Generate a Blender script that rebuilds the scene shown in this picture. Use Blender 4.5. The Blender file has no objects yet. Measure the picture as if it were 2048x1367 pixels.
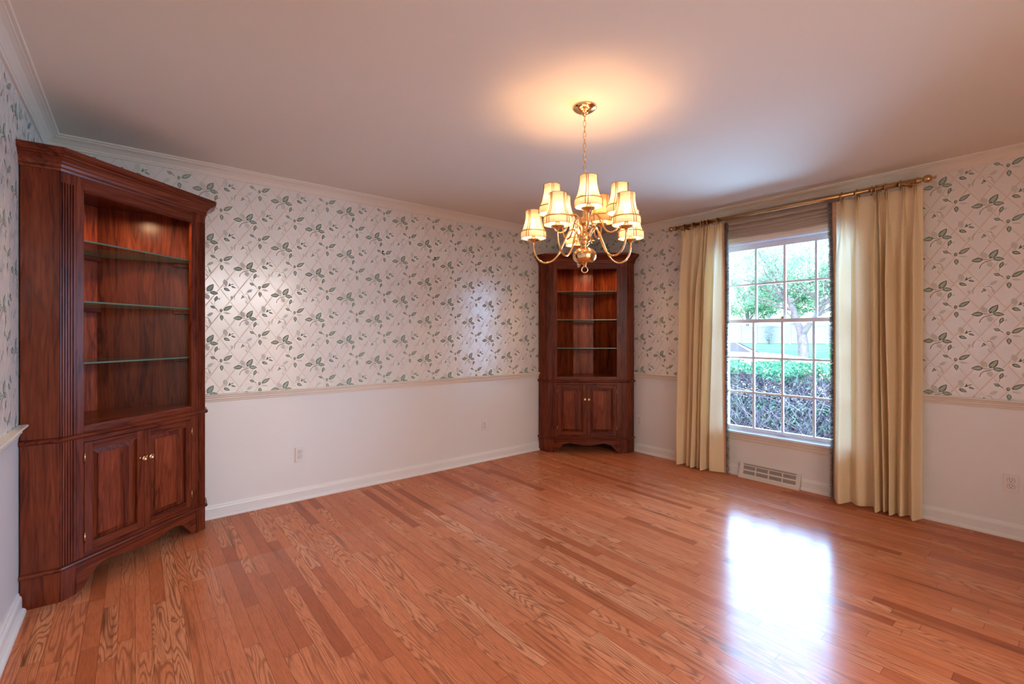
import bpy, bmesh, math, random
from mathutils import Vector, Matrix, noise

random.seed(7)
S = bpy.context.scene
COL = S.collection
PI = math.pi

# ------------------------------------------------------------------ camera
F_PX, CY, YAW, CAM_H = 926.844, 670.02, 50.8788, 1.2692
cam_data = bpy.data.cameras.new('camera')
cam_data.sensor_width = 36.0
cam_data.lens = F_PX / 2048 * 36
cam_data.shift_y = -(683.5 - CY) / 2048
cam_data.clip_start = 0.02
cam_data.clip_end = 300
cam = bpy.data.objects.new('camera', cam_data)
COL.objects.link(cam)
cam.location = (0, 0, CAM_H)
cam.rotation_euler = (PI / 2, 0, math.radians(YAW - 90))
S.camera = cam

# ------------------------------------------------------------------ light, exposure
S.view_settings.view_transform = 'Standard'
S.view_settings.look = 'None'
S.view_settings.gamma = 1.0
S.view_settings.use_curve_mapping = False
S.view_settings.exposure = 0.2
SKY_STRENGTH = 0.95
SUN_ENERGY = 1.6
BULB_STRENGTH = 400.0
SHADE_COLOR = (0.88, 0.76, 0.56)
PUCK_STRENGTH = 620.0
WARM = (1.0, 0.535, 0.24)

world = bpy.data.worlds.new('world')
S.world = world
world.use_nodes = True
wn = world.node_tree
wn.nodes.clear()
wo = wn.nodes.new('ShaderNodeOutputWorld')
wb = wn.nodes.new('ShaderNodeBackground')
sky = wn.nodes.new('ShaderNodeTexSky')
sky.sky_type = 'NISHITA'
sky.sun_disc = False
sky.sun_elevation = math.radians(48)
sky.sun_rotation = math.radians(250)
sky.air_density = 1.0
sky.dust_density = 2.5
sky.ozone_density = 1.5
wb.inputs['Strength'].default_value = SKY_STRENGTH
wn.links.new(sky.outputs[0], wb.inputs['Color'])
wn.links.new(wb.outputs[0], wo.inputs['Surface'])

sun_d = bpy.data.lights.new('sun', 'SUN')
sun_d.energy = SUN_ENERGY
sun_d.color = (1.0, 0.94, 0.85)
sun_d.angle = math.radians(1.5)
sun_o = bpy.data.objects.new('sun', sun_d)
COL.objects.link(sun_o)
sun_o.rotation_euler = Vector((0.55, 0.25, -0.8)).to_track_quat('-Z', 'Y').to_euler()


def area_lamp(name, x, y, z, w, h, energy, color, aim, spread=180):
    d = bpy.data.lights.new(name, 'AREA')
    d.shape = 'RECTANGLE'
    d.size = w
    d.size_y = h
    d.energy = energy
    d.color = color
    o = bpy.data.objects.new(name, d)
    COL.objects.link(o)
    o.location = (x, y, z)
    d.spread = math.radians(spread)
    o.rotation_euler = Vector(aim).to_track_quat('-Z', 'Y').to_euler()
    return o


# daylight falling in through the window, and an added fill lamp behind the camera
DAY = (0.40, 0.73, 1.20)
area_lamp('daylight', 5.30, 0.9, 1.75, 4.6, 3.0, 1080, DAY, (-1, 0, -0.50), 170)
area_lamp('fill_light', 1.5, -2.9, 2.36, 3.2, 2.2, 300, (0.90, 0.90, 0.91), (0, 0.25, -1))

# ------------------------------------------------------------------ room numbers
XB, YA, XC, YD, HC = 4.2625, 3.812, -0.415, -1.35, 2.44
RAIL0, RAIL1, CROWN0 = 0.804, 0.860, 2.372


# ------------------------------------------------------------------ node helper
class NT:
    def __init__(self, name):
        self.m = bpy.data.materials.new(name)
        self.m.use_nodes = True
        self.t = self.m.node_tree
        self.t.nodes.clear()
        self.out = self.n('ShaderNodeOutputMaterial')

    def n(self, typ, ins=None, **props):
        nd = self.t.nodes.new(typ)
        for k, v in props.items():
            setattr(nd, k, v)
        for k, v in (ins or {}).items():
            self.set(nd.inputs[k], v)
        return nd

    def set(self, sock, v):
        if isinstance(v, bpy.types.NodeSocket):
            self.t.links.new(v, sock)
        elif isinstance(v, bpy.types.Node):
            self.t.links.new(v.outputs[0], sock)
        else:
            if sock.type == 'RGBA' and len(v) == 3:
                v = (*v, 1.0)
            sock.default_value = v

    def math(self, op, a, b=None, c=None):
        nd = self.n('ShaderNodeMath', operation=op)
        for i, v in enumerate((a, b, c)):
            if v is not None:
                self.set(nd.inputs[i], v)
        return nd.outputs[0]

    def mix(self, fac, a, b, blend='MIX'):
        nd = self.n('ShaderNodeMix', data_type='RGBA', blend_type=blend)
        self.set(nd.inputs[0], fac)
        self.set(nd.inputs[6], a)
        self.set(nd.inputs[7], b)
        return nd.outputs[2]

    def ramp(self, fac, stops, interp='LINEAR'):
        nd = self.n('ShaderNodeValToRGB')
        nd.color_ramp.interpolation = interp
        els = nd.color_ramp.elements
        while len(els) < len(stops):
            els.new(0.5)
        for e, (p, c) in zip(els, stops):
            e.position = p
            e.color = (*c, 1.0) if len(c) == 3 else c
        self.set(nd.inputs[0], fac)
        return nd.outputs[0]

    def coords(self, kind='Object', scale=(1, 1, 1), rot=(0, 0, 0), loc=(0, 0, 0)):
        tc = self.n('ShaderNodeTexCoord')
        mp = self.n('ShaderNodeMapping')
        mp.inputs['Scale'].default_value = scale
        mp.inputs['Rotation'].default_value = rot
        mp.inputs['Location'].default_value = loc
        self.t.links.new(tc.outputs[kind], mp.inputs['Vector'])
        return mp.outputs[0]

    def bsdf(self, **ins):
        nd = self.n('ShaderNodeBsdfPrincipled')
        for k, v in ins.items():
            self.set(nd.inputs[k.replace('_', ' ')], v)
        return nd

    def done(self, shader):
        self.t.links.new(shader.outputs[0] if isinstance(shader, bpy.types.Node) else shader, self.out.inputs[0])
        return self.m


def simple(name, col, rough=0.5, metal=0.0, spec=0.5, noise_amt=0.0, noise_scale=20, bump=0.0, coat=0.0):
    t = NT(name)
    c = col
    nz = None
    if noise_amt or bump:
        nz = t.n('ShaderNodeTexNoise', {'Vector': t.coords(), 'Scale': noise_scale, 'Detail': 4.0})
    if noise_amt:
        lo = tuple(v * (1 - noise_amt) for v in col)
        hi = tuple(min(1, v * (1 + noise_amt)) for v in col)
        c = t.ramp(nz.outputs[0], [(0.25, lo), (0.75, hi)])
    b = t.bsdf(Base_Color=c, Roughness=rough, Metallic=metal, Specular_IOR_Level=spec, Coat_Weight=coat, Coat_Roughness=0.08)
    if bump:
        bp = t.n('ShaderNodeBump', {'Strength': bump, 'Distance': 0.002, 'Height': nz.outputs[0]})
        t.set(b.inputs['Normal'], bp)
    return t.done(b)


# ------------------------------------------------------------------ materials
M = {}
M['paint'] = simple('cream_wall_paint', (0.80, 0.755, 0.70), 0.26, spec=0.95, noise_amt=0.01, noise_scale=3)
M['trim'] = simple('cream_trim_paint', (0.80, 0.70, 0.58), 0.30, spec=0.6)
M['ceiling'] = simple('ceiling_paint', (0.80, 0.725, 0.62), 0.9, spec=0.2, bump=0.05, noise_scale=60)
M['baseboard'] = simple('cream_baseboard_paint', (0.80, 0.75, 0.69), 0.30, spec=0.6)
M['fill_floor'] = simple('beige_fill_floor', (0.62, 0.56, 0.50), 0.95, spec=0.1, noise_amt=0.1, noise_scale=150)  # neutral floor added under the fill lamp for its bounce
M['white'] = simple('white_window_paint', (0.80, 0.81, 0.86), 0.35)
M['outlet'] = simple('outlet_plastic', (0.80, 0.73, 0.66), 0.3)
M['slot'] = simple('dark_slot', (0.03, 0.025, 0.02), 0.7)
M['register'] = simple('register_enamel', (0.76, 0.67, 0.56), 0.35)
M['louver'] = simple('register_louver', (0.09, 0.055, 0.045), 0.5)
M['brass'] = simple('polished_brass', (0.86, 0.58, 0.28), 0.14, metal=1.0, noise_amt=0.03, noise_scale=15)
M['abrass'] = simple('antique_brass', (0.56, 0.36, 0.17), 0.27, metal=1.0, noise_amt=0.12, noise_scale=25)
M['gimp'] = simple('russet_gimp_braid', (0.58, 0.31, 0.18), 0.8, noise_amt=0.3, noise_scale=160)


def wall_mat():
    t = NT('leaf_trellis_wallpaper')
    tc = t.n('ShaderNodeTexCoord')
    sep = t.n('ShaderNodeSeparateXYZ')
    t.t.links.new(tc.outputs['UV'], sep.inputs[0])
    u, v = sep.outputs[0], sep.outputs[1]
    a = t.math('DIVIDE', u, 0.1205)
    b = t.math('DIVIDE', v, 0.176)

    def line(sgn, w):
        s = t.math('ADD', a, b) if sgn > 0 else t.math('SUBTRACT', a, b)
        d = t.math('ABSOLUTE', t.math('SUBTRACT', t.math('FRACT', s), 0.5))
        return t.math('GREATER_THAN', d, 0.5 - w)
    l1 = line(-1, 0.032)
    l1c = line(-1, 0.075)
    l2 = t.math('MULTIPLY', line(1, 0.024), t.math('SUBTRACT', 1.0, l1c))
    m = t.math('MAXIMUM', l1, l2)
    nz = t.n('ShaderNodeTexNoise', {'Vector': tc.outputs['UV'], 'Scale': 5.0, 'Detail': 3.0})
    base = t.mix(nz, (0.80, 0.725, 0.645), (0.83, 0.76, 0.685))
    lc = t.mix(nz, (0.65, 0.49, 0.36), (0.70, 0.54, 0.42))
    col = t.mix(m, base, lc)
    b_ = t.bsdf(Base_Color=col, Roughness=t.math('ADD', 0.215, t.math('MULTIPLY', m, 0.30)),
                Specular_IOR_Level=0.95, IOR=1.62)
    return t.done(b_)


M['paper'] = wall_mat()
M['leaf_dark'] = simple('printed_leaf_dark', (0.19, 0.225, 0.175), 0.5, spec=0.2)
M['leaf_mid'] = simple('printed_leaf_green', (0.39, 0.455, 0.355), 0.5, spec=0.2)
M['leaf_pale'] = simple('printed_leaf_pale', (0.60, 0.565, 0.485), 0.45, spec=0.3)
M['twig_print'] = simple('printed_twig', (0.16, 0.105, 0.08), 0.5, spec=0.2)


def floor_mat():
    t = NT('oak_strip_floor')
    tc = t.n('ShaderNodeTexCoord')
    sep = t.n('ShaderNodeSeparateXYZ')
    t.t.links.new(tc.outputs['Object'], sep.inputs[0])
    x, y = sep.outputs[0], sep.outputs[1]
    W = 0.057
    r = t.math('DIVIDE', x, W)
    row = t.math('FLOOR', r)
    rn = t.n('ShaderNodeTexWhiteNoise', {'W': row}, noise_dimensions='1D').outputs['Value']
    length = t.math('ADD', 0.42, t.math('MULTIPLY', rn, 0.62))
    s = t.math('ADD', t.math('DIVIDE', y, length), t.math('MULTIPLY', rn, 37.7))
    seg = t.math('FLOOR', s)
    idv = t.n('ShaderNodeCombineXYZ', {0: row, 1: seg, 2: 0.0})
    wn_ = t.n('ShaderNodeTexWhiteNoise', {'Vector': idv}, noise_dimensions='3D')
    rnd, rcol = wn_.outputs['Value'], wn_.outputs['Color']
    # plank-local grain coordinates
    off = t.n('ShaderNodeVectorMath', {0: rcol, 1: (31.0, 57.0, 13.0)}, operation='MULTIPLY')
    p = t.n('ShaderNodeVectorMath', {0: tc.outputs['Object'], 1: off.outputs[0]}, operation='ADD')
    mp = t.n('ShaderNodeMapping', {'Vector': p.outputs[0]})
    mp.inputs['Scale'].default_value = (14.0, 1.3, 1.0)
    cath = t.n('ShaderNodeTexNoise', {'Vector': mp.outputs[0], 'Scale': 1.0, 'Detail': 1.5, 'Roughness': 0.45, 'Distortion': 0.25})
    rings = t.math('SINE', t.math('MULTIPLY', cath.outputs[0], t.math('ADD', 55.0, t.math('MULTIPLY', rnd, 60.0))))
    ring01 = t.math('ADD', 0.5, t.math('MULTIPLY', rings, 0.5))
    ringd = t.math('POWER', ring01, 3.0)
    mp2 = t.n('ShaderNodeMapping', {'Vector': p.outputs[0]})
    mp2.inputs['Scale'].default_value = (420.0, 14.0, 1.0)
    fine = t.n('ShaderNodeTexNoise', {'Vector': mp2.outputs[0], 'Scale': 1.0, 'Detail': 3.0}).outputs[0]
    mp3 = t.n('ShaderNodeMapping', {'Vector': p.outputs[0]})
    mp3.inputs['Scale'].default_value = (22.0, 1.2, 1.0)
    streak = t.n('ShaderNodeTexNoise', {'Vector': mp3.outputs[0], 'Scale': 1.0, 'Detail': 2.0}).outputs[0]
    base = t.ramp(rnd, [(0.0, (0.38, 0.094, 0.034)), (0.12, (0.55, 0.160, 0.062)), (0.5, (0.63, 0.198, 0.082)),
                        (0.85, (0.68, 0.235, 0.102)), (1.0, (0.72, 0.280, 0.130))])
    sepc = t.n('ShaderNodeSeparateColor', {'Color': rcol})
    figured = t.math('GREATER_THAN', sepc.outputs[0], 0.55)
    strength_k = t.math('ADD', 0.30, t.math('MULTIPLY', figured, 0.80))
    dark = t.mix(0.7, base, (0.16, 0.042, 0.014))
    strength = t.math('MULTIPLY', ringd, t.math('ADD', 0.30, t.math('MULTIPLY', rnd, 0.58)))
    strength = t.math('MULTIPLY', strength, strength_k)
    c1 = t.mix(strength, base, dark)
    pores = t.math('MULTIPLY', t.math('GREATER_THAN', fine, 0.54), 0.38)
    c2 = t.mix(pores, c1, dark)
    stk = t.ramp(streak, [(0.62, (0, 0, 0)), (0.78, (1, 1, 1))])
    c3 = t.mix(t.math('MULTIPLY', stk, 0.75), c2, (0.13, 0.042, 0.016))
    # seams
    fx = t.math('ABSOLUTE', t.math('SUBTRACT', t.math('FRACT', r), 0.5))
    gx = t.math('GREATER_THAN', fx, 0.483)
    fy = t.math('ABSOLUTE', t.math('SUBTRACT', t.math('FRACT', s), 0.5))
    gy = t.math('GREATER_THAN', t.math('MULTIPLY', t.math('SUBTRACT', fy, 0.5), length), -0.0010)
    gap = t.math('MAXIMUM', gx, gy)
    col = t.mix(t.math('MULTIPLY', gap, 0.6), c3, (0.07, 0.022, 0.01))
    # outside the place where a rug once lay the finish is duller
    rug = t.math('MULTIPLY', t.math('LESS_THAN', x, 3.65), t.math('LESS_THAN', y, 3.0))
    rough = t.math('ADD', 0.165, t.math('ADD', t.math('MULTIPLY', t.math('SUBTRACT', 1.0, rug), 0.22), t.math('MULTIPLY', fine, 0.06)))
    tilt = t.n('ShaderNodeVectorMath', {0: rcol, 1: (0.5, 0.5, 0.5)}, operation='SUBTRACT')
    tilt2 = t.n('ShaderNodeVectorMath', {0: tilt.outputs[0], 1: (0.020, 0.006, 0.0)}, operation='MULTIPLY')
    geo = t.n('ShaderNodeNewGeometry')
    nrm = t.n('ShaderNodeVectorMath', {0: geo.outputs['Normal'], 1: tilt2.outputs[0]}, operation='ADD')
    nn = t.n('ShaderNodeVectorMath', {0: nrm.outputs[0]}, operation='NORMALIZE')
    h = t.math('SUBTRACT', t.math('MULTIPLY', fine, 0.10), gap)
    bp = t.n('ShaderNodeBump', {'Strength': 0.25, 'Distance': 0.0012, 'Height': h, 'Normal': nn.outputs[0]})
    b = t.bsdf(Base_Color=col, Roughness=rough, Specular_IOR_Level=0.27, Normal=bp.outputs[0])
    return t.done(b)


M['floor'] = floor_mat()


def cherry(name, rot, scale, tint=1.0):
    """cherry wood, grain along the long axis of the scaling"""
    t = NT(name)
    v0 = t.coords('Object', rot=rot)
    mp = t.n('ShaderNodeMapping', {'Vector': v0})
    mp.inputs['Scale'].default_value = scale
    v = mp.outputs[0]
    n1 = t.n('ShaderNodeTexNoise', {'Vector': v, 'Scale': 1.0, 'Detail': 3.0, 'Roughness': 0.55, 'Distortion': 0.6})
    n2 = t.n('ShaderNodeTexNoise', {'Vector': v, 'Scale': 7.0, 'Detail': 3.0})
    rings = t.math('ADD', 0.5, t.math('MULTIPLY', t.math('SINE', t.math('MULTIPLY', n1.outputs[0], 46.0)), 0.5))
    f = t.math('ADD', t.math('MULTIPLY', n1.outputs[0], 0.62), t.math('ADD', t.math('MULTIPLY', t.math('POWER', rings, 4.0), -0.10), t.math('MULTIPLY', n2.outputs[0], 0.36)))
    c = t.ramp(f, [(0.28, tuple(tint * k for k in (0.052, 0.0080, 0.0030))), (0.50, tuple(tint * k for k in (0.150, 0.027, 0.0090))),
                   (0.72, tuple(tint * k for k in (0.25, 0.058, 0.020)))])
    b = t.bsdf(Base_Color=c, Roughness=0.26, Specular_IOR_Level=0.20, Coat_Weight=0.0, Coat_Roughness=0.12)
    return t.done(b)


M['wood_v'] = cherry('cherry_vertical_grain', (0, 0, 0), (13, 13, 1.1))
M['wood_h'] = cherry('cherry_horizontal_grain', (0, 0, -PI / 4), (1.1, 13, 13))
M['wood_pale'] = cherry('cherry_corner_board', (0, 0, 0), (13, 13, 1.1), 1.9)
M['wood_light'] = cherry('cherry_door_board', (0, 0, 0), (15, 15, 1.1), 1.30)


def glass_mat(name, tint=(1, 1, 1), refl=0.06):
    """thin clear glass: mostly straight through, a fresnel reflection on top"""
    t = NT(name)
    lw = t.n('ShaderNodeFresnel', {'IOR': 1.5})
    tr = t.n('ShaderNodeBsdfTransparent', {'Color': tint})
    gl = t.n('ShaderNodeBsdfGlossy', {'Color': (1, 1, 1), 'Roughness': 0.01})
    mx = t.n('ShaderNodeMixShader', {0: t.math('MULTIPLY', lw, 0.85), 1: tr.outputs[0], 2: gl.outputs[0]})
    return t.done(mx)


M['pane'] = glass_mat('window_glass', (0.95, 0.98, 0.99))
M['shelf_glass'] = glass_mat('shelf_glass', (0.90, 0.95, 0.92))


def edge_mat():
    t = NT('green_glass_edge')
    b = t.bsdf(Base_Color=(0.11, 0.17, 0.125), Roughness=0.12, Specular_IOR_Level=0.7)
    return t.done(b)


M['glass_edge'] = edge_mat()


def cloth(name, col, transl, trcol=None, weave=0.0):
    t = NT(name)
    v = t.coords('Object', scale=(1, 1, 8))
    nz = t.n('ShaderNodeTexNoise', {'Vector': v, 'Scale': 60.0, 'Detail': 3.0})
    c = t.ramp(nz.outputs[0], [(0.3, tuple(k * 0.93 for k in col)), (0.7, tuple(min(1, k * 1.05) for k in col))])
    bp = t.n('ShaderNodeBump', {'Strength': 0.15, 'Distance': 0.001, 'Height': nz.outputs[0]})
    d = t.n('ShaderNodeBsdfDiffuse', {'Color': c, 'Normal': bp.outputs[0]})
    s = t.n('ShaderNodeBsdfTranslucent', {'Color': trcol or c})
    mx = t.n('ShaderNodeMixShader', {0: transl, 1: d.outputs[0], 2: s.outputs[0]})
    if weave:
        tr = t.n('ShaderNodeBsdfTransparent', {'Color': trcol or col})
        mx = t.n('ShaderNodeMixShader', {0: weave, 1: mx.outputs[0], 2: tr.outputs[0]})
    return t.done(mx)


M['curtain'] = cloth('cream_curtain_fabric', (0.94, 0.72, 0.44), 0.20, (0.92, 0.84, 0.62))
M['shade_cloth'] = cloth('roman_shade_fabric', (0.62, 0.48, 0.36), 0.35, (0.70, 0.62, 0.56))
M['lampshade'] = cloth('lampshade_linen', SHADE_COLOR, 0.19, (0.46, 0.37, 0.245), 0.03)
M['lampshade_peach'] = cloth('peach_lampshade_linen', (0.85, 0.50, 0.28), 0.20, (0.50, 0.24, 0.11))  # one shade of darker orange cloth; its bulb burns like the others
M['lamp_trim'] = cloth('lampshade_braid', (0.55, 0.31, 0.14), 0.10, (0.50, 0.26, 0.11))


def emit(name, col, strength):
    t = NT(name)
    return t.done(t.n('ShaderNodeEmission', {'Color': col, 'Strength': strength}))


M['bulb'] = emit('lit_bulb', WARM, BULB_STRENGTH)
M['bulb_off'] = simple('unlit_bulb', (0.8, 0.78, 0.72), 0.2)
M['puck'] = emit('lit_puck_lens', (1.0, 0.62, 0.32), PUCK_STRENGTH)


def leafy(name, stops, transl=0.3):
    t = NT(name)
    g = t.n('ShaderNodeNewGeometry')
    c = t.ramp(g.outputs['Random Per Island'], stops)
    d = t.n('ShaderNodeBsdfDiffuse', {'Color': c})
    s = t.n('ShaderNodeBsdfTranslucent', {'Color': c})
    mx = t.n('ShaderNodeMixShader', {0: transl, 1: d.outputs[0], 2: s.outputs[0]})
    return t.done(mx)


M['fringe'] = leafy('brush_fringe', [(0.0, (0.20, 0.15, 0.125)), (0.5, (0.36, 0.28, 0.23)), (0.85, (0.55, 0.46, 0.38)), (1.0, (0.75, 0.70, 0.62))], 0.15)
M['hedge_leaf'] = leafy('hedge_leaf', [(0.0, (0.07, 0.26, 0.15)), (0.6, (0.15, 0.44, 0.26)), (1.0, (0.33, 0.58, 0.34))])
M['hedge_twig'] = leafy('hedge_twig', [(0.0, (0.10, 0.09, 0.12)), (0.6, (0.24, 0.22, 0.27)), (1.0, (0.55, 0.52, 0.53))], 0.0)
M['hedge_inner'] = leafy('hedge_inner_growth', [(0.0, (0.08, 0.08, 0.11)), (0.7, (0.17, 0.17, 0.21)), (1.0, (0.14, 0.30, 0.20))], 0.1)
M['tree_leaf'] = leafy('tree_leaf', [(0.0, (0.24, 0.46, 0.36)), (0.6, (0.36, 0.58, 0.44)), (1.0, (0.52, 0.68, 0.46))], 0.5)
M['far_leaf'] = leafy('far_tree_leaf', [(0.0, (0.20, 0.38, 0.30)), (1.0, (0.36, 0.56, 0.42))], 0.45)
M['shrub_leaf'] = leafy('upright_shrub_leaf', [(0.0, (0.20, 0.27, 0.31)), (1.0, (0.32, 0.40, 0.44))], 0.2)
M['bark'] = simple('tree_bark', (0.20, 0.195, 0.235), 0.9, noise_amt=0.35, noise_scale=9)
M['lawn'] = simple('lawn_grass', (0.14, 0.46, 0.21), 0.95, spec=0.1, noise_amt=0.3, noise_scale=1.2)
M['soil'] = simple('soil', (0.16, 0.13, 0.12), 0.95, spec=0.1, noise_amt=0.3, noise_scale=6)
M['drive'] = simple('pale_driveway', (0.62, 0.53, 0.36), 0.9, spec=0.1, noise_amt=0.12, noise_scale=3)
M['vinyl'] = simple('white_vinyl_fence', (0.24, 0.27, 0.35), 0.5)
M['car_body'] = simple('white_car_paint', (0.80, 0.80, 0.80), 0.25)
M['car_glass'] = simple('car_glass', (0.11, 0.12, 0.16), 0.45, spec=0.2)
M['tyre'] = simple('tyre_rubber', (0.03, 0.03, 0.03), 0.8)
M['nail'] = simple('dark_nail', (0.035, 0.025, 0.02), 0.5, metal=0.4)


# ------------------------------------------------------------------ mesh helper
class MB:
    def __init__(self, mat=None):
        self.v, self.f, self.mi, self.sm = [], [], [], []
        self.uv = None
        self.M = mat

    def add(self, vs, fs, m=0, smooth=False, mat=None):
        k = len(self.v)
        mt = mat or self.M
        for p in vs:
            p = Vector(p)
            self.v.append(tuple(mt @ p) if mt else tuple(p))
        for f in fs:
            self.f.append(tuple(i + k for i in f))
            self.mi.append(m)
            self.sm.append(smooth)

    def box(self, x0, x1, y0, y1, z0, z1, m=0, mat=None):
        vs = [(x, y, z) for x in (x0, x1) for y in (y0, y1) for z in (z0, z1)]
        self.add(vs, [(0, 1, 3, 2), (4, 6, 7, 5), (0, 4, 5, 1), (2, 3, 7, 6), (0, 2, 6, 4), (1, 5, 7, 3)], m, mat=mat)

    def prism(self, poly, z0, z1, m=0, mat=None, side_m=None, axes=None):
        """polygon in (a,b) swept along the third axis; axes maps (a,b,c)->xyz"""
        ax = axes or (lambda a, b, c: (a, b, c))
        n = len(poly)
        vs = [ax(a, b, z0) for a, b in poly] + [ax(a, b, z1) for a, b in poly]
        self.add(vs, [tuple(range(n)), tuple(range(2 * n - 1, n - 1, -1))], m, mat=mat)
        k = len(self.v) - 2 * n
        for i in range(n):
            j = (i + 1) % n
            self.f.append((k + i, k + j, k + n + j, k + n + i))
            self.mi.append(m if side_m is None else side_m)
            self.sm.append(False)

    def tube(self, path, r, segs=10, m=0, closed=False, mat=None, caps=True):
        P = [Vector(p) for p in path]
        n = len(P)
        rs = r if isinstance(r, (list, tuple)) else [r] * n
        vs, up = [], None
        for i in range(n):
            if closed:
                d = P[(i + 1) % n] - P[i - 1]
            else:
                d = P[min(i + 1, n - 1)] - P[max(i - 1, 0)]
            d.normalize()
            if up is None:
                up = Vector((0, 0, 1)) if abs(d.z) < 0.9 else Vector((1, 0, 0))
            a = (up - d * up.dot(d)).normalized()
            b = d.cross(a)
            up = a
            for k in range(segs):
                t = 2 * PI * k / segs
                vs.append(P[i] + (a * math.cos(t) + b * math.sin(t)) * rs[i])
        fs = []
        for i in range(n if closed else n - 1):
            i2 = (i + 1) % n
            for k in range(segs):
                k2 = (k + 1) % segs
                fs.append((i * segs + k, i * segs + k2, i2 * segs + k2, i2 * segs + k))
        self.add(vs, fs, m, True, mat)
        if caps and not closed:
            k = len(self.v) - n * segs
            for q in (0, n - 1):
                self.f.append(tuple(k + q * segs + s for s in range(segs)))
                self.mi.append(m)
                self.sm.append(False)

    def lathe(self, prof, c=(0, 0, 0), segs=24, m=0, mat=None, smooth=True, axis='z', facet=None):
        vs = []
        for r, z in prof:
            for k in range(segs):
                t = 2 * PI * k / segs
                rr = r * (facet(t) if facet else 1)
                p = (rr * math.cos(t), rr * math.sin(t), z)
                if axis == 'x':
                    p = (p[2], p[0], p[1])
                if axis == 'y':
                    p = (p[0], p[2], p[1])
                vs.append((p[0] + c[0], p[1] + c[1], p[2] + c[2]))
        fs = []
        for i in range(len(prof) - 1):
            for k in range(segs):
                k2 = (k + 1) % segs
                fs.append((i * segs + k, i * segs + k2, (i + 1) * segs + k2, (i + 1) * segs + k))
        self.add(vs, fs, m, smooth, mat)

    def sweep(self, pts, prof, m=0, mat=None, side=1, caps=True):
        """profile (offset, z) carried along a flat polyline with mitred corners; side=1: right of travel"""
        P = [Vector((p[0], p[1])) for p in pts]
        n = len(P)
        nr = []
        for i in range(n - 1):
            d = (P[i + 1] - P[i]).normalized()
            nr.append(Vector((d.y, -d.x)) * side)
        vs = []
        for i in range(n):
            if i == 0:
                o = nr[0]
            elif i == n - 1:
                o = nr[-1]
            else:
                o = nr[i - 1] + nr[i]
                o = o / o.dot(nr[i])
            for a, z in prof:
                q = P[i] + o * a
                vs.append((q.x, q.y, z))
        k = len(prof)
        fs = []
        for i in range(n - 1):
            for j in range(k):
                j2 = (j + 1) % k
                fs.append((i * k + j, i * k + j2, (i + 1) * k + j2, (i + 1) * k + j))
        if caps:
            fs += [tuple(range(k)), tuple(range((n - 1) * k, n * k))]
        self.add(vs, fs, m, mat=mat)

    def build(self, name, mats, parent=None, bevel=0.0, loc=None, recalc=True):
        me = bpy.data.meshes.new(name)
        me.from_pydata(self.v, [], self.f)
        if not isinstance(mats, (list, tuple)):
            mats = [mats]
        for mt in mats:
            me.materials.append(mt)
        me.polygons.foreach_set('material_index', self.mi)
        me.polygons.foreach_set('use_smooth', self.sm)
        if recalc:
            bm = bmesh.new()
            bm.from_mesh(me)
            bmesh.ops.recalc_face_normals(bm, faces=bm.faces[:])
            bm.to_mesh(me)
            bm.free()
        me.update()
        o = bpy.data.objects.new(name, me)
        COL.objects.link(o)
        if parent:
            o.parent = parent
        if loc:
            o.location = loc
        if bevel:
            b = o.modifiers.new('bevel', 'BEVEL')
            b.width = bevel
            b.segments = 2
            b.limit_method = 'ANGLE'
            b.angle_limit = math.radians(35)
        return o


def tag(o, label=None, cat=None, group=None, kind=None):
    for k, v in (('label', label), ('category', cat), ('group', group), ('kind', kind)):
        if v:
            o[k] = v
    return o


def thing(name, label, cat, loc=(0, 0, 0), rz=0.0, group=None):
    o = bpy.data.objects.new(name, None)
    COL.objects.link(o)
    o.empty_display_size = 0.1
    o.location = loc
    o.rotation_euler = (0, 0, rz)
    return tag(o, label, cat, group)


def struct(o):
    o['kind'] = 'structure'
    return o




def copy_tree(o, parent=None):
    c = o.copy()
    COL.objects.link(c)
    c.parent = parent
    for ch in [q for q in bpy.data.objects if q.parent == o]:
        copy_tree(ch, c)
    return c


# ------------------------------------------------------------------ room shell
def leaf_poly(base, tip, w, fat=0.45):
    """outline of one leaf from base to tip"""
    b, t = Vector(base), Vector(tip)
    d = t - b
    n = Vector((-d.y, d.x)).normalized()
    L, R = [], []
    for i in range(1, 8):
        s = i / 8
        k = math.sin(PI * s ** (math.log(0.5) / math.log(fat)))
        k = max(k, 0) ** 0.8
        L.append(b + d * s + n * (w / 2 * k))
        R.append(b + d * s - n * (w / 2 * k))
    return [b] + L + [t] + R[::-1]


def stroke(pts, w):
    P = [Vector(p) for p in pts]
    L, R = [], []
    for i, p in enumerate(P):
        d = (P[min(i + 1, len(P) - 1)] - P[max(i - 1, 0)]).normalized()
        n = Vector((-d.y, d.x)) * (w / 2)
        L.append(p + n)
        R.append(p - n)
    return L + R[::-1]


def blob(c, r, n=9, sy=1.0):
    return [Vector((c[0] + r * math.cos(2 * PI * i / n), c[1] + sy * r * math.sin(2 * PI * i / n))) for i in range(n)]


DK, MD, PL, TW = 2, 3, 4, 5
MOTIF = []


def big_leaf(base, tip, w, fat=0.42):
    MOTIF.append((DK, 0.0006, leaf_poly(base, tip, w, fat)))
    b, t = Vector(base), Vector(tip)
    d = t - b
    n = Vector((-d.y, d.x)).normalized()
    for s in (1, -1):
        MOTIF.append((MD, 0.0009, leaf_poly(b + d * 0.10 + n * (w * 0.17 * s), b + d * 0.90 + n * (w * 0.06 * s), w * 0.30, fat)))


def pale_leaf(base, tip, w, fat=0.5):
    MOTIF.append((PL, 0.0003, leaf_poly(base, tip, w, fat)))


def twig(pts, w=0.0022):
    MOTIF.append((TW, 0.0007, stroke(pts, w)))


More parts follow.
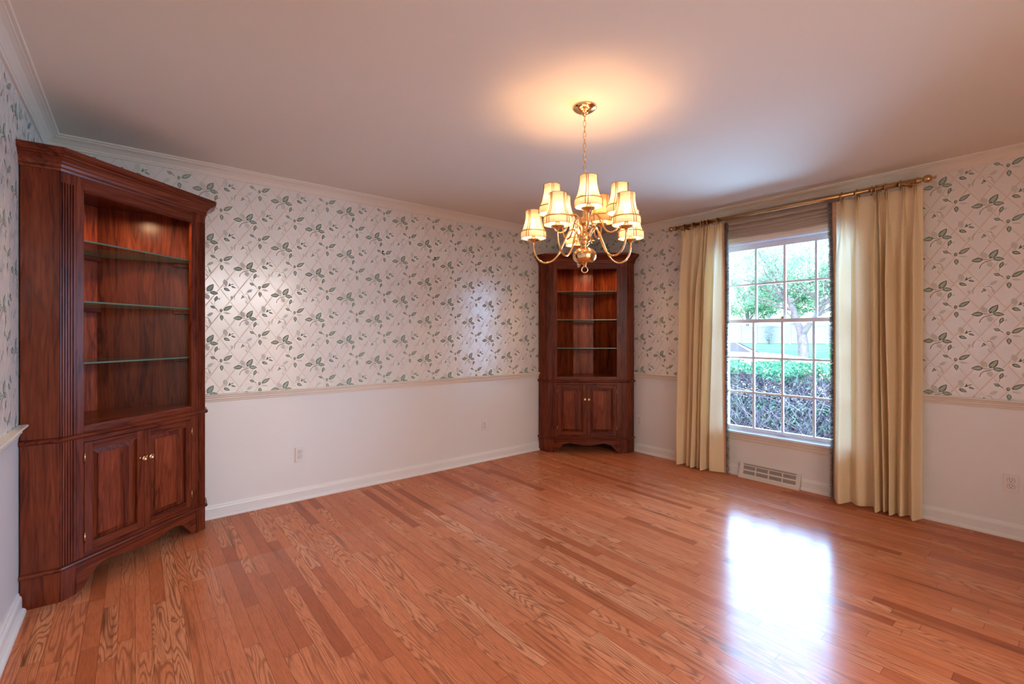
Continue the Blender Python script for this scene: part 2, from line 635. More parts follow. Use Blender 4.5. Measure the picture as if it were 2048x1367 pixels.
def dark_leaf(base, tip, w, fat=0.42):
    MOTIF.append((DK, 0.0006, leaf_poly(base, tip, w, fat)))
    b, t = Vector(base), Vector(tip)
    MOTIF.append((MD, 0.0009, leaf_poly(b.lerp(t, 0.2), b.lerp(t, 0.85), w * 0.45, fat)))


# sprig with three big leaves
big_leaf((-0.024, 0.008), (-0.080, 0.005), 0.030)
big_leaf((0.005, 0.010), (0.043, 0.064), 0.035)
big_leaf((0.020, 0.007), (0.071, -0.001), 0.026)
pale_leaf((-0.006, 0.012), (-0.034, 0.056), 0.030)
pale_leaf((0.002, -0.005), (0.010, -0.045), 0.030)
twig([(-0.041, -0.050), (-0.036, -0.030), (-0.022, -0.014), (-0.004, -0.006), (0.020, 0.002)], 0.0032)
twig([(-0.024, 0.008), (-0.012, 0.006), (0.006, 0.004)])
dark_leaf((0.050, -0.058), (0.064, -0.018), 0.019, 0.55)
pale_leaf((0.064, -0.040), (0.084, -0.034), 0.014)
twig([(0.050, -0.058), (0.047, -0.074)], 0.0016)
# propeller of three leaves round a bud
bx, bz = 0.0885, -0.120
big_leaf((bx - 0.037, bz + 0.017), (bx - 0.066, bz + 0.032), 0.018)
big_leaf((bx + 0.014, bz + 0.002), (bx + 0.068, bz + 0.038), 0.026)
big_leaf((bx + 0.001, bz - 0.030), (bx + 0.003, bz - 0.070), 0.022, 0.35)
twig([(bx - 0.037, bz + 0.017), (bx - 0.024, bz + 0.008)], 0.003)
MOTIF.append((DK, 0.0006, blob((bx - 0.002, bz + 0.002), 0.0085, 8, 1.4)))
MOTIF.append((MD, 0.0009, blob((bx - 0.002, bz + 0.003), 0.005, 8, 1.4)))
pale_leaf((bx + 0.012, bz - 0.012), (bx + 0.056, bz - 0.020), 0.013)
# bud cluster
cx_, cz_ = -0.104, -0.114
dark_leaf((cx_ - 0.034, cz_ - 0.022), (cx_ + 0.004, cz_ - 0.040), 0.021)
MOTIF.append((DK, 0.0006, [Vector((cx_ - 0.008, cz_ - 0.008)), Vector((cx_ + 0.010, cz_ - 0.004)), Vector((cx_ + 0.003, cz_ + 0.017))]))
dark_leaf((cx_ + 0.012, cz_ - 0.006), (cx_ + 0.040, cz_ - 0.018), 0.013)
dark_leaf((cx_ + 0.008, cz_ + 0.003), (cx_ + 0.029, cz_ + 0.012), 0.007)
pale_leaf((cx_ - 0.018, cz_ - 0.006), (cx_ - 0.030, cz_ + 0.040), 0.030, 0.5)
pale_leaf((cx_ - 0.040, cz_ - 0.012), (cx_ - 0.012, cz_ - 0.006), 0.008)
# faint bellflower
dx_, dz_ = -0.021, -0.195
MOTIF.append((DK, 0.0006, [Vector((dx_ - 0.013, dz_ - 0.012)), Vector((dx_ + 0.012, dz_)), Vector((dx_ - 0.001, dz_ + 0.017))]))
MOTIF.append((MD, 0.0009, [Vector((dx_ - 0.009, dz_ - 0.009)), Vector((dx_ + 0.006, dz_ - 0.001)), Vector((dx_ - 0.002, dz_ + 0.010))]))
twig([(dx_ - 0.051, dz_ - 0.018), (dx_ - 0.050, dz_ + 0.006), (dx_ - 0.042, dz_ + 0.024)], 0.0018)
twig([(dx_ - 0.024, dz_ + 0.030), (dx_ - 0.014, dz_ + 0.029)], 0.0015)
twig([(dx_ + 0.014, dz_ + 0.026), (dx_ + 0.030, dz_ + 0.025), (dx_ + 0.038, dz_ + 0.014)], 0.0022)
pale_leaf((dx_ + 0.024, dz_ + 0.034), (dx_ + 0.062, dz_ + 0.060), 0.020)
pale_leaf((dx_ + 0.036, dz_ + 0.016), (dx_ + 0.046, dz_ - 0.020), 0.014)
pale_leaf((dx_ - 0.064, dz_ - 0.018), (dx_ - 0.072, dz_ + 0.008), 0.016)
pale_leaf((dx_ + 0.018, dz_ - 0.022), (dx_ + 0.030, dz_ - 0.046), 0.010)

PER_U, PER_V = 0.241, 0.352
NODE_DU, NODE_DV = 0.020, 0.125          # a trellis crossing relative to the sprig


def wall(name, to3, u0, u1, holes, phase, thick=0.14):
    """wall in (u, z) coordinates; to3(u, z, out) -> xyz, out>0 is into the room. Wallpaper above the rail, paint below."""
    mb = MB()
    zs = sorted({-0.05, 0.83, HC + 0.05} | {z for h in holes for z in h[2:]})
    us = sorted({u0, u1} | {u for h in holes for u in h[:2]})
    uvs = []

    def slab(a, b, c, d, m):
        vs = [to3(u, z, o) for u in (a, b) for z in (c, d) for o in (0, -thick)]
        mb.add(vs, [(0, 1, 3, 2), (4, 6, 7, 5), (0, 4, 5, 1), (2, 3, 7, 6), (0, 2, 6, 4), (1, 5, 7, 3)], m)
    for i in range(len(us) - 1):
        for j in range(len(zs) - 1):
            a, b, c, d = us[i], us[i + 1], zs[j], zs[j + 1]
            mu, mz = (a + b) / 2, (c + d) / 2
            if any(h[0] < mu < h[1] and h[2] < mz < h[3] for h in holes):
                continue
            slab(a, b, c, d, 1 if mz > 0.83 else 0)
    pu, pv = phase
    i0 = int((u0 - pu) / PER_U) - 2
    i1 = int((u1 - pu) / PER_U) + 2
    for i in range(i0, i1 + 1):
        cu = pu + i * PER_U
        for j in range(-8, 8):
            cv = pv + j * PER_V + (PER_V / 2 if i % 2 else 0)
            if cv < 0.6 or cv > 2.75:
                continue
            for m, o, poly in MOTIF:
                q = [(cu + p.x, cv + p.y) for p in poly]
                mu = sum(p[0] for p in q) / len(q)
                mz = sum(p[1] for p in q) / len(q)
                if mu < u0 + 0.03 or mu > u1 - 0.03 or mz < 0.835 or mz > 2.40:
                    continue
                if any(h[0] - 0.04 < mu < h[1] + 0.04 and h[2] - 0.04 < mz < h[3] + 0.04 for h in holes):
                    continue
                mb.add([to3(a, max(b, 0.832), o) for a, b in q], [tuple(range(len(q)))], m)
    ob = mb.build(name, [M['paint'], M['paper'], M['leaf_dark'], M['leaf_mid'], M['leaf_pale'], M['twig_print']])
    me = ob.data
    # UV in metres relative to a trellis crossing
    uvl = me.uv_layers.new(name='UVMap')
    inv = WALL_INV[name]
    for poly in me.polygons:
        for li in poly.loop_indices:
            co = me.vertices[me.loops[li].vertex_index].co
            a, b = inv(co)
            uvl.data[li].uv = (a - pu - NODE_DU, b - pv - NODE_DV)
    return struct(ob)


WALL_INV = {'wall_back': lambda c: (c.x, c.z), 'wall_right': lambda c: (-c.y, c.z), 'wall_left': lambda c: (c.y, c.z), 'wall_front': lambda c: (-c.x, c.z)}
WIN_Y, WIN_HW, WZ0, WZ1 = 1.6186, 0.528, 0.395, 2.115
hole = lambda yc: (-yc - WIN_HW, -yc + WIN_HW, WZ0, WZ1)
wall('wall_back', lambda u, z, o: (u, YA - o, z), XC - 0.14, XB + 0.14, [], (0.622, 1.033))
wall('wall_right', lambda u, z, o: (XB - o, -u, z), -YA, -YD, [hole(WIN_Y)], (-0.379, 2.104), thick=0.16)
wall('wall_left', lambda u, z, o: (XC + o, u, z), YD, YA, [], (0.10, 1.90))
wall('wall_front', lambda u, z, o: (-u, YD + o, z), -XB - 0.14, -XC + 0.14, [(-2.32, 0.08, -0.06, 2.22)], (0.0, 1.033))  # the hole is invented, it lets the fill light through

mb = MB()
mb.box(XC - 0.14, XB + 0.14, YD - 0.14, YA + 0.14, -0.05, 0.0)
struct(mb.build('floor', M['floor']))
mb = MB()
mb.box(XC - 0.14, XB + 0.14, -4.64, YD - 0.14, -0.05, 0.0)
struct(mb.build('fill_box_floor', M['fill_floor']))  # floor of the invented box, neutral so the fill bounces less red
mb = MB()
mb.box(XC - 0.14, XB + 0.16, -4.64, YA + 0.14, HC, HC + 0.10)
struct(mb.build('ceiling', M['ceiling']))
# invented box behind the camera: holds the fill lamp, keeps the sky out
for nm, b in (('fill_box_left', (XC - 0.14, XC, -4.5, YD - 0.14)), ('fill_box_right', (XB, XB + 0.14, -4.5, YD - 0.14)), ('fill_box_back', (XC - 0.14, XB + 0.14, -4.64, -4.5))):
    mb = MB()
    mb.box(*b, 0.0, HC)
    struct(mb.build(nm, M['paint']))

CROWN = [(0, CROWN0), (0.010, CROWN0), (0.013, CROWN0 + 0.004), (0.013, CROWN0 + 0.010), (0.018, CROWN0 + 0.014), (0.019, CROWN0 + 0.020),
         (0.027, CROWN0 + 0.029), (0.040, CROWN0 + 0.042), (0.054, CROWN0 + 0.049), (0.060, CROWN0 + 0.051), (0.061, CROWN0 + 0.056),
         (0.072, CROWN0 + 0.058), (0.075, CROWN0 + 0.062), (0.075, HC), (0, HC)]
RAIL = [(0, RAIL0), (0.005, RAIL0), (0.007, RAIL0 + 0.005), (0.009, RAIL0 + 0.016), (0.016, RAIL0 + 0.020), (0.016, RAIL0 + 0.027),
        (0.020, RAIL0 + 0.034), (0.024, RAIL0 + 0.037), (0.024, RAIL0 + 0.042), (0.033, RAIL0 + 0.046), (0.036, RAIL0 + 0.050), (0.033, RAIL1), (0, RAIL1)]
BASE = [(0, 0), (0.028, 0), (0.028, 0.010), (0.025, 0.017), (0.018, 0.022), (0.014, 0.023), (0.014, 0.068), (0.012, 0.076), (0.007, 0.082), (0.005, 0.092), (0, 0.094)]

# crown runs all round, chair rail and baseboard stop at the cabinets and the window
room = [(XC, YD), (XC, YA), (XB, YA), (XB, YD), (XC, YD)]
runs = {'left': ([(XC, YD), (XC, 3.056)],), 'back': ([(0.335, YA), (3.474, YA)],),
        'right': ([(XB, 3.095), (XB, WIN_Y + 0.575)], [(XB, WIN_Y - 0.575), (XB, YD)])}
i = 0
for side, path in (('left', room[0:2]), ('back', room[1:3]), ('right', room[2:4]), ('front', room[3:5])):
    i += 1
    mb = MB()
    mb.sweep(path, CROWN, side=1)
    struct(mb.build('trim_%d' % i, M['trim']))
for side in ('left', 'back', 'right'):
    i += 1
    mb = MB()
    for path in runs[side]:
        mb.sweep(path, RAIL, side=1)
    struct(mb.build('trim_%d' % i, M['trim']))
    mb = MB()
    bp_ = {'left': [runs['left'][0]], 'back': [runs['back'][0]], 'right': [[(XB, 3.095), (XB, 1.953)], [(XB, 1.455), (XB, YD)]]}[side]
    for path in bp_:
        mb.sweep(path, BASE, side=1)
    struct(mb.build('baseboard_%s' % side, M['baseboard']))
# invented cased opening behind the camera, sized to let the fill light in
mb = MB()
for a, b in ((-0.16, -0.07), (2.31, 2.40)):
    mb.box(a, b, YD, YD + 0.018, 0, 2.30)
mb.box(-0.07, 2.31, YD, YD + 0.018, 2.21, 2.30)
struct(mb.build('trim_8', M['trim'], bevel=0.003))


# ------------------------------------------------------------------ windows
def make_window(name, yc):
    w = MB()
    hw = WIN_HW
    # jamb liner
    w.box(XB, XB + 0.16, yc - hw, yc - hw + 0.02, WZ0, WZ1)
    w.box(XB, XB + 0.16, yc + hw - 0.02, yc + hw, WZ0, WZ1)
    w.box(XB, XB + 0.16, yc - hw + 0.02, yc + hw - 0.02, WZ1 - 0.02, WZ1)
    w.box(XB, XB + 0.16, yc - hw + 0.02, yc + hw - 0.02, WZ0, WZ0 + 0.012)
    root = struct(w.build(name, M['white'], bevel=0.002))
    c = MB()
    prof = [(0.0, 0.0), (0.012, 0.002), (0.016, 0.012), (0.018, 0.046), (0.010, 0.056), (0, 0.058)]
    for s in (-1, 1):
        ys = yc + s * (hw - 0.008)
        c.prism([(XB - a, ys + s * b) for a, b in prof], WZ0, WZ1 + 0.045)
    c.prism([(XB - a, WZ1 - 0.008 + b) for a, b in prof], yc - hw - 0.05, yc + hw + 0.05, axes=lambda a, b, cc: (a, cc, b))
    c.build('window_casing', M['trim'], root, bevel=0.001)
    s_ = MB()
    s_.box(XB - 0.048, XB + 0.03, yc - hw - 0.075, yc + hw + 0.075, 0.380, 0.402)
    s_.build('window_stool', M['white'], root, bevel=0.006)
    a_ = MB()
    a_.prism([(XB, 0.320), (XB - 0.007, 0.320), (XB - 0.011, 0.330), (XB - 0.012, 0.345), (XB - 0.018, 0.350), (XB - 0.018, 0.380), (XB, 0.380)], yc - hw - 0.05, yc + hw + 0.05,
             axes=lambda a, b, cc: (a, cc, b))
    a_.build('window_apron', M['trim'], root, bevel=0.001)

    def sash(nm, x, z0, z1, zg0, zg1, rows, locks):
        g = 0.4765
        m = MB()
        t = 0.017
        m.box(x - t, x + t, yc - hw + 0.021, yc - g, z0, z1)
        m.box(x - t, x + t, yc + g, yc + hw - 0.021, z0, z1)
        m.box(x - t, x + t, yc - g, yc + g, z0, zg0)
        m.box(x - t, x + t, yc - g, yc + g, zg1, z1)
        so = m.build(nm, M['white'], root, bevel=0.002)
        mu = MB()
        for k in (-1, 0, 1):
            mu.box(x - 0.010, x + 0.010, yc + k * 0.238 - 0.009, yc + k * 0.238 + 0.009, zg0, zg1)
        for r in range(1, rows):
            z = zg0 + (zg1 - zg0) * r / rows
            mu.box(x - 0.0095, x + 0.0095, yc - g, yc + g, z - 0.009, z + 0.009)
        mu.build('muntin_grid', M['white'], so)
        p = MB()
        p.box(x - 0.002, x + 0.002, yc - g, yc + g, zg0, zg1)
        p.build('glass_pane', M['pane'], so)
        return so
    up = sash('upper_sash', XB + 0.095, 1.378, 2.094, 1.413, 2.046, 2, None)
    lo = sash('lower_sash', XB + 0.045, 0.408, 1.413, 0.440, 1.380, 3, None)
    k = MB()
    k.lathe([(0, 0.002), (0.016, 0.002), (0.016, 0.008), (0.007, 0.010), (0.006, 0.016), (0, 0.016)], (XB + 0.045, yc, 1.411), 14)
    k.tube([(XB + 0.045, yc - 0.032, 1.424), (XB + 0.043, yc, 1.428), (XB + 0.045, yc + 0.025, 1.424)], 0.0045, 8)
    tag(k.build('sash_lock', M['abrass'], lo), 'small dark brass sash lock')
    l = MB()
    l.box(XB + 0.018, XB + 0.029, yc - 0.035, yc + 0.035, 0.414, 0.430)
    l.box(XB + 0.012, XB + 0.020, yc - 0.035, yc + 0.035, 0.426, 0.432)
    l.build('sash_lift', M['white'], lo, bevel=0.001)
    return root


make_window('window_1', WIN_Y)

# ------------------------------------------------------------------ roman shade gathered up under the rod
rs = thing('roman_shade', 'beige roman shade gathered up in sagging folds at the top of the window', 'window shade', (XB, WIN_Y, 2.14))
m = MB()
m.box(-0.045, -0.002, -0.43, 0.43, 0.150, 0.212)
m.build('headrail', M['shade_cloth'], rs, bevel=0.004)


def fold_mesh(z_top, z_bot, out_t, out_b, sag, bow, yw=0.43):
    """one soft fold: bulging front, lower edge rolled under towards the window"""
    sec = [(0.0, 0.0, 0.0), (0.25, 0.006, 0.0), (0.5, 0.011, 0.0), (0.75, 0.012, 0.0), (0.92, 0.007, 0.0), (1.0, 0.0, 0.0), (0.98, -0.008, 0.0), (0.85, -0.013, 0.0), (0.6, -0.014, 0.0)]
    m = MB()
    ny = 48
    vs = []
    for k, (t, bul, _) in enumerate(sec):
        for i in range(ny + 1):
            s = i / ny * 2 - 1
            z = z_top + (z_bot - z_top) * t - sag * (1 - abs(s) ** 2.4) * t + bow * s * t + 0.0016 * math.sin(17 * s + 90 * z_bot) * t
            vs.append((-(out_t + (out_b - out_t) * t + bul) + 0.0018 * math.sin(11 * s + 31 * z_top), s * yw, z))
    fs = []
    for j in range(len(sec) - 1):
        for i in range(ny):
            k = j * (ny + 1) + i
            fs.append((k, k + 1, k + ny + 2, k + ny + 1))
    m.add(vs, fs, 0, True)
    return m


for zt, zb, ot, ob_, sg, bw in ((0.205, 0.128, 0.052, 0.072, 0.006, -0.004), (0.140, 0.094, 0.044, 0.058, 0.012, -0.008), (0.112, 0.070, 0.036, 0.047, 0.016, -0.010),
                               (0.092, 0.050, 0.029, 0.038, 0.017, -0.006), (0.074, 0.034, 0.022, 0.030, 0.014, -0.003), (0.058, 0.012, 0.016, 0.022, 0.008, 0.0)):
    fold_mesh(zt, zb, ot, ob_, sg, bw).build('fabric_fold', M['shade_cloth'], rs)

# ------------------------------------------------------------------ curtain rod, rings, curtains
ROD_X, ROD_Z, ROD_R = 4.140, 2.322, 0.0175
rod = thing('curtain_rod', 'long antique brass curtain rod with ball finials above the window', 'curtain rod', (ROD_X, WIN_Y, ROD_Z))
m = MB()
m.tube([(0, -0.905, 0), (0, 0.905, 0)], ROD_R, 20)
m.build('pole', M['abrass'], rod)
for s, big in ((-1, 1), (1, 0)):
    m = MB()
    sc = 1.0 if big else 0.92
    prof = [(0.0175, 0), (0.022, 0.002), (0.023, 0.010), (0.018, 0.014), (0.021, 0.018), (0.019, 0.024), (0.010, 0.030), (0.010, 0.034)]
    for a in range(11):
        t = -PI / 2 + 0.42 + (PI - 0.62) * a / 10
        prof.append((0.027 * sc * math.cos(t), 0.058 + 0.027 * sc * math.sin(t)))
    prof += [(0.006, 0.086), (0.0055, 0.089), (0.009, 0.093), (0.0095, 0.098), (0.006, 0.103), (0.0, 0.104)] if big else [(0.0, 0.085)]
    m.lathe([(r, s * z) for r, z in prof], (0, s * 0.905, 0), 20, axis='y')
    m.build('finial', M['abrass'], rod)
for y in (-0.86, 0.845):
    m = MB()
    m.tube([(XB - ROD_X - 0.002, y, 0.0), (0.06, y, -0.004), (0.014, y, -0.004)], 0.006, 10)
    m.box(XB - ROD_X - 0.006, XB - ROD_X, y - 0.018, y + 0.018, -0.012, 0.04)
    m.lathe([(0.0, -0.02), (0.022, -0.02), (0.022, -0.017), (0.019, 0.0)], (0, y, 0), 16)
    m.build('bracket', M['abrass'], rod)

ORD = ['first', 'second', 'third', 'fourth', 'fifth', 'sixth']
ring0 = None
for side, ys in (('left', [2.435, 2.341, 2.259, 2.229, 2.197, 2.106]), ('right', [1.142, 1.049, 0.957, 0.930, 0.880, 0.797])):
    seq = ys if side == 'left' else ys[::-1]
    for k, y in enumerate(seq):
        if ring0 is None:
            t = thing('curtain_ring', 'x', 'curtain ring', (ROD_X, y, ROD_Z))
            m = MB()
            R = 0.0255
            m.tube([(R * math.cos(2 * PI * a / 28), 0, R * math.sin(2 * PI * a / 28) - 0.004) for a in range(28)], 0.0045, 10, closed=True)
            m.build('band', M['abrass'], t)
            m = MB()
            m.tube([(0.007 * math.cos(2 * PI * a / 16), 0, 0.007 * math.sin(2 * PI * a / 16) - 0.0385) for a in range(16)], 0.0014, 6, closed=True)
            m.build('eyelet', M['abrass'], t)
            ring0 = t
        else:
            t = copy_tree(ring0)
            t.location = (ROD_X, y, ROD_Z)
        t.rotation_euler = (0, 0, random.uniform(-0.12, 0.12))
        tag(t, '%s brass curtain ring counted from the %s ball finial of the rod' % (ORD[k], side), 'curtain ring', 'brass rings on the curtain rod')


def make_curtain(name, label, edge_top, edge_bot, pleat_top, ridge_bot, valley_bot, lead, ztop, zbot):
    """edge_*: (outer y, leading y); pleats listed from the outer edge to the leading edge."""
    root = thing(name, label, 'curtain', (4.15, (edge_bot[0] + edge_bot[1]) / 2, 0))
    ox, oy = 4.15, root.location.y
    n = len(pleat_top)
    vt = [edge_top[0]] + [(a + b) / 2 for a, b in zip(pleat_top, pleat_top[1:])] + [edge_top[1]]
    vb = [edge_bot[0]] + list(valley_bot) + [edge_bot[1]]
    rb = list(ridge_bot)
    per = 40
    nz = 64
    cols = []
    for i in range(n):
        for k in range(per + (1 if i == n - 1 else 0)):
            cols.append((i, -1 + 2 * k / per))
    vs = []
    for j in range(nz + 1):
        t = (j / nz)
        z = ztop + (zbot - ztop) * (t ** 1.35 if True else t)
        h = (ztop - z) / (ztop - zbot)
        g = h ** 0.8
        dz = ztop - z
        pin = math.exp(-((dz - 0.09) / 0.035) ** 2)         # the stitched pinch
        heading = max(0.0, 1 - dz / 0.10)
        for (i, s) in cols:
            v0 = vt[i] + (vb[i] - vt[i]) * g
            v1 = vt[i + 1] + (vb[i + 1] - vt[i + 1]) * g
            r = pleat_top[i] + (rb[i] - pleat_top[i]) * g
            # narrow pleat at the top, full fold lower down
            soft = min(1.0, max(0.0, (dz - 0.10) / 0.55))
            soft = soft * soft * (3 - 2 * soft)
            ww = 0.20 + 0.80 * soft
            wv = (1 - abs(s) ** 1.15)
            # lateral position: fingers fan out at the very top, are stitched together at the pinch, open into a fold below
            half = (v1 - r) if s > 0 else (r - v0)
            w = min(0.72 * half, 0.006 + 0.013 * min(1.0, abs(dz - 0.088) / 0.088) if dz < 0.088 else 0.006 + 0.060 * (dz - 0.088))
            w = w + (0.62 * half - w) * soft
            a_ = abs(s)
            q_ = w * a_ / 0.62 if a_ < 0.62 else w + (half - w) * (a_ - 0.62) / 0.38
            y = r + q_ * (1 if s > 0 else -1)
            amp_b = 0.043 + 0.012 * math.sin(3.1 * i + 1.0)
            full = 0.5 + 0.5 * math.cos(PI * s)
            full = full ** 0.85
            fing = sum(math.exp(-((s - q) / 0.11) ** 2) for q in (-0.40, 0.0, 0.40))
            pinch = math.exp(-(s / 0.42) ** 4)
            x_top = 0.040 * fing * (1 - 0.3 * pin)
            x_pin = 0.038 * pinch
            xt = x_top * heading + x_pin * (1 - heading)
            x = xt * (1 - soft) + 2 * amp_b * full * soft
            x_c = 0.022 + 0.018 * soft
            wob = 0.006 * math.sin(2.3 * i + 2.2 * z) * soft
            if i == 0 and s < 0:
                x *= (1 - 0.5 * abs(s))
            vs.append((x_c - x - wob, y - oy + 0.004 * math.sin(3.7 * z + 1.3 * i) * soft * (1 - abs(s)), z + (0.004 * math.sin(2.9 * i + 2 * s) if j == nz else 0)))
    nc = len(cols)
    fs = []
    for j in range(nz):
        for i in range(nc - 1):
            k = j * nc + i
            fs.append((k, k + 1, k + nc + 1, k + nc))
    m = MB()
    m.add(vs, fs, 0, True)
    panel = m.build('fabric_panel', M['curtain'], root)
    # braid and brush fringe along the leading edge
    sgn = 1 if lead == '+' else -1
    edge = [Vector(vs[j * nc + nc - 1]) for j in range(nz + 1)]
    m = MB()
    path_vs, path_fs = [], []
    for p in edge:
        path_vs += [(p.x - 0.004, p.y - sgn * 0.024, p.z), (p.x - 0.007, p.y - sgn * 0.012, p.z), (p.x - 0.004, p.y + sgn * 0.002, p.z)]
    for j in range(nz):
        k = j * 3
        path_fs += [(k, k + 1, k + 4, k + 3), (k + 1, k + 2, k + 5, k + 4)]
    m.add(path_vs, path_fs, 0, True)
    tag(m.build('gimp_braid', M['gimp'], panel), 'russet braid')
    m = MB()
    rnd = random.Random(len(label))
    for q in range(9000):
        t = rnd.random() * (nz - 0.01)
        j = int(t)
        p = edge[j].lerp(edge[j + 1], t - j)
        ang = rnd.uniform(-0.95, 0.95)
        ln = rnd.uniform(0.016, 0.038)
        d = Vector((-math.sin(ang) * 0.8, sgn * math.cos(ang), rnd.uniform(-0.7, 0.35))).normalized()
        tip = p + d * ln
        side = d.cross(Vector((0.3, 0.2, 1))).normalized() * 0.0019
        base = p + Vector((-0.004, sgn * 0.001, 0))
        if j == 0:
            tip.z += 0.004
        m.add([base + side, base - side, tip - side * 0.7, tip + side * 0.7], [(0, 1, 2, 3)], 0)
    tag(m.build('brush_fringe', M['fringe'], panel, recalc=False), 'grey brown brush fringe', kind='stuff')
    return root


make_curtain('window_curtain', 'gathered cream curtain panel on the left side of the window', (2.490, 2.056), (2.566, 2.052),
             [2.451, 2.336, 2.248, 2.223, 2.193, 2.102], [2.486, 2.398, 2.347, 2.300, 2.251, 2.176], [2.487 - 0.045, 2.371, 2.317, 2.272, 2.214], '-', 2.290, 0.012)
make_curtain('window_curtain', 'wide cream curtain panel on the right side of the window', (0.684, 1.212), (0.692, 1.208),
             [0.720, 0.781, 0.878, 0.921, 0.941, 1.055, 1.142], [0.723, 0.792, 0.849, 0.889, 0.928, 1.038, 1.147], [0.758, 0.826, 0.868, 0.908, 0.966, 1.100], '+', 2.290, 0.012)


# ------------------------------------------------------------------ corner cabinets
def make_cabinet(label):
    L, d = 0.74, 0.138
    root = thing('corner_cabinet', label, 'cabinet')
    e = Vector((1, 1, 0)).normalized()
    nn = Vector((1, -1, 0)).normalized()
    S1 = Vector((d, -L, 0))
    FR = Matrix(((e.x, nn.x, 0, S1.x), (e.y, nn.y, 0, S1.y), (0, 0, 1, 0), (0, 0, 0, 1)))   # (u, out, z)
    W = (L - d) * math.sqrt(2)
    f2 = lambda u, o: tuple((FR @ Vector((u, o, 0)))[:2])
    H = 2.085
    V, Hh = M['wood_v'], M['wood_h']
    for k in (0, 1):
        m = MB()
        if k == 0:
            m.box(0.004, d - 0.002, -L, -L + 0.018, 0, H)
        else:
            m.box(L - 0.018, L, -d + 0.002, -0.004, 0, H)
        m.build('side_panel', V, root, bevel=0.001)
    pw = 0.071
    for k in (0, 1):
        m = MB(FR)
        g0 = [0.0075, 0.0195, 0.0315, 0.0435, 0.0555]
        pts = [(0.0, 0.0)]
        for c in g0:
            pts += [(c - 0.0026, 0.0), (c - 0.0015, -0.005), (c + 0.0015, -0.005), (c + 0.0026, 0.0)]
        pts += [(pw - 0.001, 0.0), (pw - 0.001, -0.02), (0.012, -0.02)]
        if k:
            pts = [(W - a, b) for a, b in pts]
        flat = [(0.0, 0.0), (pw - 0.001, 0.0), (pw - 0.001, -0.02), (0.012, -0.02)]
        if k:
            flat = [(W - a, b) for a, b in flat]
        m.prism(flat, 0.0, 0.150)
        m.prism(pts, 0.150, 0.765)
        m.prism(pts, 0.765, 2.000)
        m.prism(flat, 2.000, H)
        m.build('fluted_pilaster', V, root)
    st0, st1 = 0.106, W - 0.106
    for k in (0, 1):
        m = MB(FR)
        a, b = (pw, st0) if k == 0 else (st1, W - pw)
        m.box(a + 0.0005, b, -0.02, -0.0008, 0.150, H)
        m.build('stile', V, root, bevel=0.0012)
    m = MB(FR)
    m.box(st0, st1, -0.02, -0.001, 1.990, H)
    m.box(st0, st1, -0.02, 0.003, 1.984, 1.992)
    m.build('frieze_rail', Hh, root, bevel=0.001)
    m = MB(FR)
    m.box(st0, st1, -0.02, -0.001, 0.772, 0.820)
    m.build('counter_rail', Hh, root, bevel=0.001)
    m = MB(FR)
    m.box(st0, st1, -0.02, -0.001, 0.735, 0.770)
    m.build('door_rail', Hh, root, bevel=0.001)
    m = MB(FR)
    m.box(st0, st1, -0.02, -0.001, 0.150, 0.183)
    m.build('door_rail', Hh, root, bevel=0.001)
    ring = [(0.0, -L), (d, -L), (L, -d), (L, 0.0)]
    m = MB()
    m.sweep(ring, [(0, 2.050), (0.005, 2.050), (0.007, 2.060), (0.005, 2.064), (0.010, 2.068), (0.012, 2.080), (0.018, 2.088), (0.020, 2.094), (0.026, 2.100), (0.036, 2.108),
                   (0.044, 2.111), (0.046, 2.116), (0.055, 2.120), (0.061, 2.128), (0.062, 2.148), (0, 2.148)], side=1)
    m.prism([(0.0, -L)] + [(d, -L), (L, -d), (L, 0.0), (0.20, 0.0), (0.0, -0.20)], 2.130, 2.146)
    m.build('cornice', Hh, root)
    m = MB()
    m.sweep(ring, [(0, 0.758), (0.008, 0.759), (0.013, 0.763), (0.016, 0.770), (0.016, 0.774), (0.012, 0.780), (0.006, 0.783), (0, 0.784)], side=1)
    m.build('waist_molding', Hh, root)
    m = MB()
    m.sweep(ring, [(0, 0.144), (0.006, 0.144), (0.011, 0.148), (0.014, 0.155), (0.011, 0.162), (0.005, 0.165), (0, 0.166)], side=1)
    m.build('base_molding', Hh, root)
    # scalloped apron
    half = [(0.0715, 0.004), (0.092, 0.006), (0.108, 0.018), (0.120, 0.034), (0.136, 0.052), (0.140, 0.060), (0.146, 0.061), (0.158, 0.078), (0.176, 0.092), (0.200, 0.101),
            (0.230, 0.103), (0.270, 0.098), (0.320, 0.088), (0.370, 0.079)]
    c = W / 2
    half = [(u * c / 0.424, z) for u, z in half]
    poly = half + [(c, 0.075)] + [(W - u, z) for u, z in half[::-1]] + [(W - 0.0715, 0.150), (0.0715, 0.150)]
    m = MB(FR)
    m.prism(poly, -0.02, -0.001, axes=lambda a, b, cc: (a, cc, b))
    m.build('scalloped_apron', Hh, root, bevel=0.001)
    # back boards
    m = MB()
    m.box(0.19, L - 0.02, -0.035, -0.025, 0.05, H)
    m.build('back_panel', V, root)
    m = MB()
    m.box(0.025, 0.035, -L + 0.02, -0.19, 0.05, H)
    m.build('back_panel', V, root)
    m = MB()
    m.prism([(0.030, -0.205), (0.205, -0.030), (0.198, -0.024), (0.024, -0.198)], 0.05, H)
    m.build('corner_panel', M['wood_pale'], root)
    ia = f2(0.014, -0.021)
    ib = f2(W - 0.014, -0.021)
    inner = [(0.036, -L + 0.019), (ia[0], -L + 0.019), ia, ib, (L - 0.019, ib[1]), (L - 0.019, -0.036), (0.206, -0.036), (0.036, -0.206)]
    inner = [p for i_, p in enumerate(inner)]
